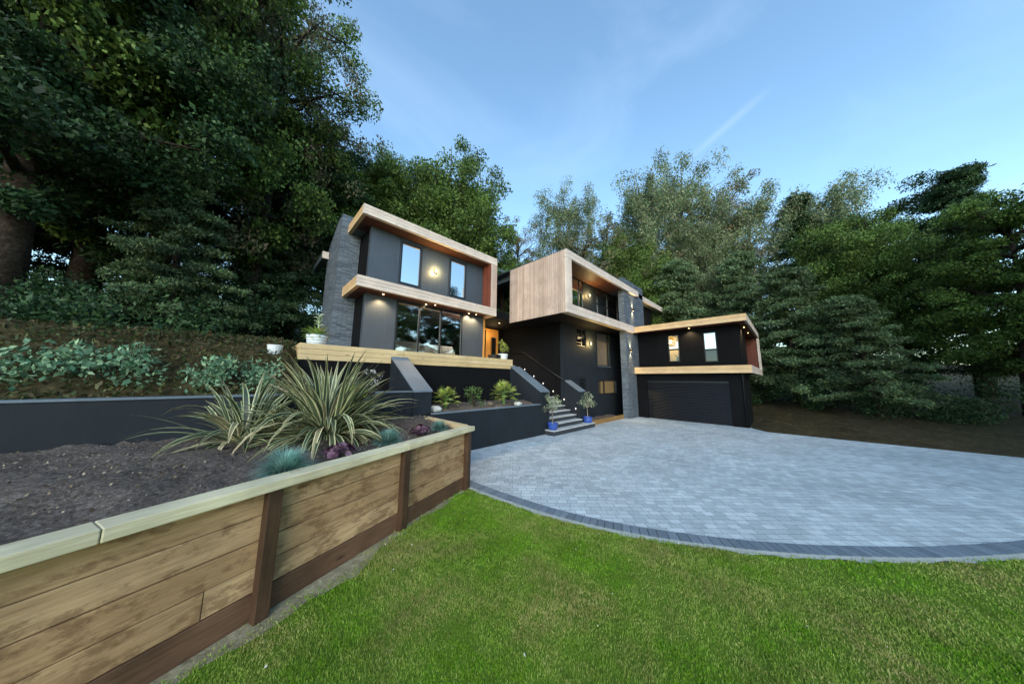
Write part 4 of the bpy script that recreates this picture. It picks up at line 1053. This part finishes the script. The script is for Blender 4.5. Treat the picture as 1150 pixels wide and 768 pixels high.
# ------------------------------------------------------------------ trees
def crown_points(kind, h, r, seed, n):
    """returns trunk MB, leaf points, outward"""
    g = np.random.default_rng(seed); rd = random.Random(seed)
    mb = MB(); bend = [rd.uniform(-.04,.04)*h for _ in range(4)]
    tr = [(0,0,-.6),(bend[0]*.4,bend[1]*.4,h*.25),(bend[0],bend[1],h*.55),(bend[0]+bend[2],bend[1]+bend[3],h*.93)]
    rt = h*.018 if kind != 'birch' else h*.010
    mb.tube(tr, [rt*1.5, rt, rt*.6, rt*.1], 8)
    def trunk(t):
        for i, (a, b) in enumerate(((-.6/h,.25),(.25,.55),(.55,.93))):
            if t <= b or i == 2:
                u = (t-a)/(b-a); return Vector(tr[i]).lerp(Vector(tr[i+1]), min(max(u,0),1))
    P = []; 
    def clump(c, rad, k, flat_=1.0, droop=0):
        q = g.normal(size=(k,3)); q /= np.linalg.norm(q, axis=1)[:,None]; q *= (rad*g.random(k)**.5)[:,None]; q[:,2] *= flat_
        if droop: q[:,2] -= droop*g.random(k)**1.3
        P.append(np.array(c)+q)
    if kind == 'broad':
        nl = 30; per = n//(nl*7)
        for i in range(nl):
            t = .22+.70*i/nl; az = i*2.4+rd.uniform(-.4,.4); rr = r*(math.sin(math.pi*min(1,(t-.12)/.95))**.55)*rd.uniform(.75,1.08)
            b = trunk(t); el = .25+.9*t
            tip = b+Vector((math.cos(az)*rr, math.sin(az)*rr, rr*.35*el+rd.uniform(-.5,.5)))
            mid = b.lerp(tip, .5)+Vector((0,0,rr*.10)); mb.tube([b, mid, tip], [rt*.45, rt*.25, .02], 5)
            for j in range(7):
                u = .35+.65*j/6; c = b.lerp(tip, u)+Vector((rd.gauss(0,1), rd.gauss(0,1), rd.gauss(.1,.7)))*r*.14
                if j % 2: mb.tube([b.lerp(tip, u*.9), c], [.035,.012], 3, False)
                clump(c, r*.17*rd.uniform(.7,1.3), per, .55)
    elif kind == 'round':
        nl = 64; per = n//(nl*6); c0 = trunk(.34)
        for i in range(nl):
            sz = -.25+1.22*(i+.5)/nl; az = i*2.39996; q = math.sqrt(max(0, 1-sz*sz)); k = rd.uniform(.86,1.06)
            d = Vector((math.cos(az)*q*r, math.sin(az)*q*r, sz*h*.60))*k
            b = trunk(min(.8, .25+.25*max(0, sz)+.1)); tip = c0+d
            mb.tube([b, b.lerp(tip,.5)+Vector((0,0,.06*r)), tip], [rt*.35, rt*.2, .02], 5)
            for j in range(6):
                u = .45+.55*j/5; c = b.lerp(tip, u)+Vector((rd.gauss(0,1), rd.gauss(0,1), rd.gauss(0,.8)))*r*.09
                clump(c, r*.17*rd.uniform(.7,1.3), per, .7)
    elif kind == 'birch':
        nl = 40; per = n//(nl*6)
        for i in range(nl):
            t = .28+.68*i/nl; az = i*2.4+rd.uniform(-.5,.5); rr = r*(math.sin(math.pi*min(1,(t-.16)/.92))**.7)*rd.uniform(.55,1.1)
            b = trunk(t); tip = b+Vector((math.cos(az)*rr, math.sin(az)*rr, rr*.8))
            mb.tube([b, b.lerp(tip,.5)+Vector((0,0,.15*rr)), tip], [rt*.3, rt*.18, .012], 4)
            for j in range(6):
                u = .3+.7*j/5; c = b.lerp(tip, u)+Vector((rd.gauss(0,.4), rd.gauss(0,.4), rd.gauss(0,.3)))*r*.2
                clump(c, r*.17*rd.uniform(.6,1.3), per, .8, r*.30)
    elif kind == 'conifer':
        nl = 60; per = n//(nl*5)
        for i in range(nl):
            t = .10+.86*i/nl; az = i*2.4+rd.uniform(-.5,.5); rr = r*(1-(t-.05))**.75*rd.uniform(.65,1.12)
            b = trunk(t); tip = b+Vector((math.cos(az)*rr, math.sin(az)*rr, -rr*.12+rd.uniform(-.2,.2)))
            mb.tube([b, b.lerp(tip,.55)+Vector((0,0,.12*rr)), tip], [rt*.25, rt*.15, .012], 4)
            for j in range(5):
                u = .3+.7*j/4; c = b.lerp(tip, u)+Vector((rd.gauss(0,.25), rd.gauss(0,.25), .12*rr*(1-abs(u-.5))))
                clump(c, r*.15*(1.25-u*.5), per, .38, r*.06)
    elif kind == 'thin':
        nl = 26; per = n//(nl*6)
        for i in range(nl):
            t = .30+.64*i/nl; az = i*2.4+rd.uniform(-.6,.6); rr = r*rd.uniform(.45,1.1)*(math.sin(math.pi*min(1,(t-.1)/.98))**.4)
            b = trunk(t); tip = b+Vector((math.cos(az)*rr, math.sin(az)*rr, rr*.9))
            mb.tube([b, b.lerp(tip,.5), tip], [rt*.35, rt*.2, .015], 4)
            for j in range(6):
                u = .4+.6*j/5; c = b.lerp(tip, u)+Vector((rd.gauss(0,1), rd.gauss(0,1), rd.gauss(0,1)))*r*.15
                mb.tube([b.lerp(tip, u*.9), c], [.02,.008], 3, False)
                clump(c, r*.22*rd.uniform(.6,1.3), per, .8)
    return mb, np.concatenate(P)
PROTO = {}
def proto(key, kind, h, r, seed, n, size, asp, lm, bm_, droop=0):
    mb, P = crown_points(kind, h, r, seed, n)
    me = bpy.data.meshes.new('trunk'); me.from_pydata(mb.v, [], mb.f); me.materials.append(M[bm_]); me.shade_smooth()
    V, F = leaves(P, size, asp, droop)
    cr = npmesh('crown', V, F, M[lm]); cm = cr.data; bpy.data.objects.remove(cr)
    PROTO[key] = (me, cm, float(np.percentile(P[:,2], 99.7)))
proto('oak', 'broad', 16, 6.0, 11, 160000, .13, .62, 'oak', 'bark', .3)
proto('oak_b', 'broad', 16, 5.2, 23, 110000, .145, .62, 'oak', 'bark', .3)
proto('round', 'round', 16, 5.6, 77, 150000, .145, .62, 'oak', 'bark', .3)
proto('beech', 'broad', 17, 5.4, 5, 130000, .135, .6, 'darkleaf', 'bark', .4)
proto('birch', 'birch', 18, 3.8, 3, 62000, .14, .5, 'birch', 'birchbark', .8)
proto('birch_b', 'birch', 18, 4.1, 31, 60000, .14, .5, 'birch', 'birchbark', .8)
proto('yew', 'conifer', 12, 3.9, 8, 70000, .17, .32, 'conifer', 'bark', .5)
proto('fir', 'conifer', 17, 4.2, 18, 80000, .18, .3, 'darkleaf', 'bark', .6)
proto('thin', 'thin', 15, 3.0, 9, 24000, .13, .5, 'ash', 'bark', .3)
proto('bronze', 'broad', 15, 4.4, 41, 22000, .17, .45, 'bronze', 'bark', .4)
NAMES = dict(round='oak_tree', oak='oak_tree', oak_b='oak_tree', beech='beech_tree', birch='birch_tree', birch_b='birch_tree', yew='yew_tree', fir='fir_tree', thin='ash_tree', bronze='copper_beech_tree')
def tree(key, x, y, top, rz, label, group=None, wide=1.0, lean=(0,0)):
    z = z_at(x, y); me, cm, h = PROTO[key]
    e = empty(NAMES[key], (x, y, z), label, 'tree', group, rz)
    s = (top-z)/h; e.scale = (s*wide, s*wide, s); e.rotation_euler = (lean[0], lean[1], rz)
    for nm, d in (('trunk', me), ('crown', cm)):
        o = bpy.data.objects.new(nm, d); COL.objects.link(o); o.parent = e
GL, GC, GR = 'trees on the slope left of the house', 'trees behind the middle of the house', 'trees behind and beyond the garage'
T = [
 ('oak', -2.6, 15.4, 22.0, .3, 'tallest broadleaf tree overhanging the left end of the house', GL, .78),
 ('bronze', -.2, 16.2, 21.5, 2.0, 'sparse bronze tipped tree leaning into the sky beside the tallest tree', GL, .62),
 ('beech', 1.5, 19.5, 17.0, 1.2, 'dark beech behind the slate chimney', GL, 1.0),
 ('oak_b', 4.6, 20.6, 18.0, 2.1, 'green oak whose crown rises behind the chimney top', GL, .95),
 ('round', 7.4, 21.4, 19.6, 4.0, 'oak rising behind the upper terrace fascia', GL, .8),
 ('round', 11.2, 19.6, 20.9, .8, 'rounded oak with light green crown behind the right end of the terrace block', GL, .92),
 ('beech', 14.8, 20.0, 14.6, 3.3, 'low dark tree showing in the gap behind the link', GL, .7),
 ('yew', .9, 17.4, 10.5, 0, 'dark drooping yew low behind the chimney', GL, 1.1),
 ('yew', -1.8, 14.0, 9.0, 1.5, 'dark drooping yew on the bank left of the terrace', GL, 1.0),
 ('fir', -4.6, 18.5, 20.0, .5, 'dark fir rising above the bank at far left', GL, 1.0),
 ('beech', -4.4, 13.2, 18.0, 2.5, 'dark beech leaning over the bank at far left', GL, .95),
 ('oak_b', -6.0, 17.5, 20.0, 1.0, 'tall oak at the left edge of the picture', GL, 1.0),
 ('beech', 4.2, 25.0, 19.0, 5.0, 'dark beech deep in the wood behind the chimney', GL, 1.0),
 ('fir', -.5, 22.5, 18.5, 2.2, 'dark fir deep in the wood at left', GL, 1.1),
 ('thin', 19.4, 18.6, 18.0, 0, 'thin ash showing over the gap between the two house blocks', GC, .9),
 ('birch_b', 22.7, 16.0, 21.6, 1.7, 'airy birch standing alone above the timber box corner', GC, 1.0),
 ('oak', 21.5, 16.8, 15.0, 1.0, 'small rounded tree below the lone airy birch', GC, .7),
 ('bronze', 23.2, 13.6, 17.2, .7, 'sparse warm toned tree right of the lone birch', GC, .8),
 ('thin', 25.5, 12.0, 17.6, 2.4, 'thin ash just above the box roof edge', GC, 1.0),
 ('round', 26.6, 10.6, 16.6, 2.9, 'dense green oak above the slate pier', GR, .75),
 ('birch', 29.4, 9.3, 23.4, .6, 'left one of the two tallest weeping birches behind the garage', GR, 1.0),
 ('birch_b', 33.2, 7.4, 25.6, 2.2, 'right one of the two tallest weeping birches behind the garage', GR, 1.0),
 ('thin', 35.5, 4.6, 23.0, 1.1, 'thin ash right of the tallest birches', GR, 1.0),
 ('birch_b', 35.8, 2.0, 20.5, .2, 'leafy birch above the garage roof corner', GR, 1.0),
 ('yew', 26.6, 5.8, 12.2, .4, 'dark yew behind the middle of the garage roof', GR, 1.0),
 ('yew', 28.4, 2.9, 12.6, 2.8, 'dark yew behind the garage roof corner', GR, 1.05),
 ('birch', 31.0, 4.6, 17.5, 4.4, 'shorter birch showing pale trunk above the garage', GR, .9),
 ('thin', 30.2, 7.2, 15.0, 4.4, 'thin ash below the tallest weeping birches', GR, 1.0),
 ('birch', 38.5, 7.5, 20.0, 1.9, 'farther birch behind the tallest pair', GR, 1.0),
 ('yew', 27.2, -.4, 9.8, 1.0, 'low dark yew right of the garage balcony', GR, 1.1),
 ('fir', 35.8, -1.4, 19.6, 1.6, 'fir at the wood edge right of the garage', GR, .9),
 ('birch_b', 37.5, -4.0, 20.5, 3.1, 'birch at the wood edge well right of the garage', GR, 1.0),
 ('round', 32.5, -4.4, 14.6, 2.7, 'rounded oak at the wood edge well right of the garage', GR, .8),
 ('beech', 37.5, -7.0, 17.5, .2, 'dark beech near the right edge of the picture', GR, 1.0),
 ('fir', 33.0, -8.6, 16.2, .9, 'dark fir near the right edge of the picture', GR, 1.0),
 ('oak_b', 27.5, -8.2, 12.0, 3.9, 'oak beside the far end of the driveway', GR, .9),
 ('yew', 25.0, -3.4, 7.2, 5.0, 'low yew beside the far end of the driveway', GR, 1.2),
 # wood behind the viewpoint: seen reflected in the glass
 ('fir', 6.0, -13.0, 13.0, 1.0, 'fir across the lawn mirrored in the glass doors', None, 1.0),
 ('oak', 14.0, -17.0, 13.5, 2.0, 'oak across the lawn mirrored in the glass doors', None, 1.0),
 ('beech', 20.0, -15.0, 14.5, 3.0, 'beech across the lawn mirrored in the upper box window', None, 1.0),
 ('oak_b', 27.0, -17.0, 14.5, 4.0, 'oak mirrored at the far side of the upper box window', None, 1.0),
 ('fir', -1.0, -15.0, 12.0, 5.0, 'fir behind the viewpoint on the lawn', None, 1.0),
]
for t in T: tree(*t)
# shrubs under the trees (one mass nobody could count)
def undergrowth():
    P = []
    def along(x0, y0, x1, y1, k, hh):
        for i in range(k):
            u = random.random(); x = x0+(x1-x0)*u+random.uniform(-1,1); y = y0+(y1-y0)*u+random.uniform(-1,1)
            z = z_at(x, y); r = random.uniform(.5,1.1)
            q = rng.normal(size=(650,3)); q /= np.linalg.norm(q,axis=1)[:,None]; q *= (r*rng.random(650)**.4)[:,None]
            P.append(np.array([x,y,z+hh*random.random()])+q)
    along(25.2, 7.5, 27, 0, 30, 2.6); along(26, 0, 25, -7, 26, 1.8); along(18, 14.8, 26, 13, 26, 2.6)
    along(-8, 13.5, 1.0, 14.5, 34, 1.4); along(-8, 17, 2, 17.5, 30, 2.0); along(-3, 16.5, 6, 17.5, 46, 3.4); along(-11, 22, 6, 24, 60, 5.0); along(-11, 18, -4, 20, 40, 4.0); along(-9, 11, -1.6, 10.2, 26, .2); along(2, 17, 16, 17, 26, 2.4); along(30, 8, 31, -8, 40, 3.0)
    V, F = leaves(np.concatenate(P), .095, .5, .3)
    tag(npmesh('undergrowth', V, F, M['darkleaf']), 'dark mixed undergrowth along the edge of the wood', 'undergrowth', None, 'stuff')
undergrowth()
def bank_cover():
    n = 42000
    x = rng.uniform(-12, .9, n); y = rng.uniform(6.98, 14.5, n)
    P = np.stack([x, y, H(x, y)+.02+.10*rng.random(n)], 1)
    V, F = leaves(P, .075, .45, -.3)
    tag(npmesh('ground_cover', V, F, leaf('bank_cover', [srgb(.16,.22,.12), srgb(.24,.30,.16), srgb(.36,.36,.22), srgb(.30,.24,.16)], noise_scale=1.5)), 'low mixed green and dry ground cover over the bank', 'ground cover', None, 'stuff')
bank_cover()
# climber on the link
cl = []
for i in range(16): cl.append(((random.uniform(-.55,.45), random.uniform(-.1,.15), random.uniform(.0,.7)), .17))
for i in range(12): cl.append(((random.uniform(.25,.6), random.uniform(-.1,.1), random.uniform(.3,2.9)), .12))
for i in range(14): cl.append(((random.uniform(-.8,.6), random.uniform(-.1,.1), random.uniform(2.9,3.4)), .16))
leafy('climbing_plant', (10.75, 11.75, 5.43), 'climbing plant framing the dark link window', 'plant', M['shrubleaf'], cl, 40, .10, asp=.6)

# ------------------------------------------------------------------ sky, sun, camera
SUN_EL, SUN_AZ = 24, 222     # azimuth of the sun, degrees counter-clockwise from +x
wd = bpy.data.worlds.new('World'); S.world = wd; wd.use_nodes = True
n = wd.node_tree.nodes; l = wd.node_tree.links; bg = n['Background']
sky = n.new('ShaderNodeTexSky'); sky.sky_type = 'NISHITA'; sky.sun_disc = False
sky.sun_elevation = R(SUN_EL); sky.sun_rotation = R(90-SUN_AZ); sky.air_density = 1.15; sky.dust_density = .35; sky.ozone_density = 1.1; sky.altitude = 50
tc = n.new('ShaderNodeTexCoord'); mp = n.new('ShaderNodeMapping'); l.new(tc.outputs['Generated'], mp.inputs[0]); mp.inputs['Scale'].default_value = (.8, 1.6, 2.6); mp.inputs['Rotation'].default_value = (R(20), R(15), R(-25))
nz = n.new('ShaderNodeTexNoise'); l.new(mp.outputs[0], nz.inputs['Vector']); nz.inputs['Scale'].default_value = 1.3; nz.inputs['Detail'].default_value = 7; nz.inputs['Roughness'].default_value = .55; nz.inputs['Distortion'].default_value = .6
rp_ = n.new('ShaderNodeValToRGB'); l.new(nz.outputs['Fac'], rp_.inputs[0]); rp_.color_ramp.elements[0].position = .50; rp_.color_ramp.elements[0].color = (0,0,0,1); rp_.color_ramp.elements[1].position = .78; rp_.color_ramp.elements[1].color = (.10,.10,.10,1)
mx = n.new('ShaderNodeMix'); mx.data_type = 'RGBA'; l.new(rp_.outputs[0], mx.inputs[0]); l.new(sky.outputs[0], mx.inputs[6])
mx.inputs[7].default_value = (5.0, 5.3, 5.8, 1)
tn = n.new('ShaderNodeMix'); tn.data_type = 'RGBA'; tn.blend_type = 'MULTIPLY'; tn.inputs[0].default_value = 1; l.new(mx.outputs[2], tn.inputs[6]); tn.inputs[7].default_value = (.88, 1.03, 1.05, 1)
def vdot(v):
    q = n.new('ShaderNodeVectorMath'); q.operation = 'DOT_PRODUCT'; l.new(tc.outputs['Generated'], q.inputs[0]); q.inputs[1].default_value = v; return q.outputs['Value']
def mth(op, a, b=None):
    q = n.new('ShaderNodeMath'); q.operation = op; q.use_clamp = op == 'SUBTRACT'
    for i, v in enumerate((a, b)):
        if v is None: continue
        if isinstance(v, (int, float)): q.inputs[i].default_value = v
        else: l.new(v, q.inputs[i])
    return q.outputs[0]
# faint vapour trail
TN, TM, TC = (-0.5981, 0.3388, 0.7263), (0.7827, 0.0523, 0.6201), 0.995
band = mth('SUBTRACT', 1.0, mth('MULTIPLY', mth('ABSOLUTE', vdot(TN)), 75.0))
ends = mth('SUBTRACT', 1.0, mth('MULTIPLY', mth('ABSOLUTE', mth('ADD', mth('MULTIPLY', vdot(TM), -1.0), 1.0)), 1.0/(1.0-TC)))
tr_ = mth('MULTIPLY', mth('MULTIPLY', band, ends), .04)
m2 = n.new('ShaderNodeMix'); m2.data_type = 'RGBA'; l.new(tr_, m2.inputs[0]); l.new(tn.outputs[2], m2.inputs[6]); m2.inputs[7].default_value = (8, 8, 8.4, 1)
l.new(m2.outputs[2], bg.inputs['Color']); bg.inputs['Strength'].default_value = .115
su = bpy.data.lights.new('sun', 'SUN'); su.energy = .82; su.angle = R(40); su.color = (1, .93, .85)
so = bpy.data.objects.new('sun', su); COL.objects.link(so)
dv = Vector((math.cos(R(SUN_AZ))*math.cos(R(SUN_EL)), math.sin(R(SUN_AZ))*math.cos(R(SUN_EL)), math.sin(R(SUN_EL))))
so.rotation_euler = dv.to_track_quat('Z', 'Y').to_euler()
RM = [[0.711312,-0.103255,0.69525],[-0.70281,-0.090973,0.705536],[0.009601,0.990486,0.137279]]
cam = bpy.data.cameras.new('camera'); co = bpy.data.objects.new('camera', cam); COL.objects.link(co)
m = Matrix(((RM[0][0], RM[0][1], -RM[0][2], 0), (RM[1][0], RM[1][1], -RM[1][2], 0), (RM[2][0], RM[2][1], -RM[2][2], 0), (0,0,0,1)))
m.translation = (0, 0, 2.1); co.matrix_world = m
cam.sensor_width = 36; cam.lens = 303*36/1150; cam.clip_start = .05; cam.clip_end = 2000
S.camera = co
S.view_settings.view_transform = 'Standard'; S.view_settings.look = 'None'; S.view_settings.gamma = 1; S.view_settings.exposure = 1.7
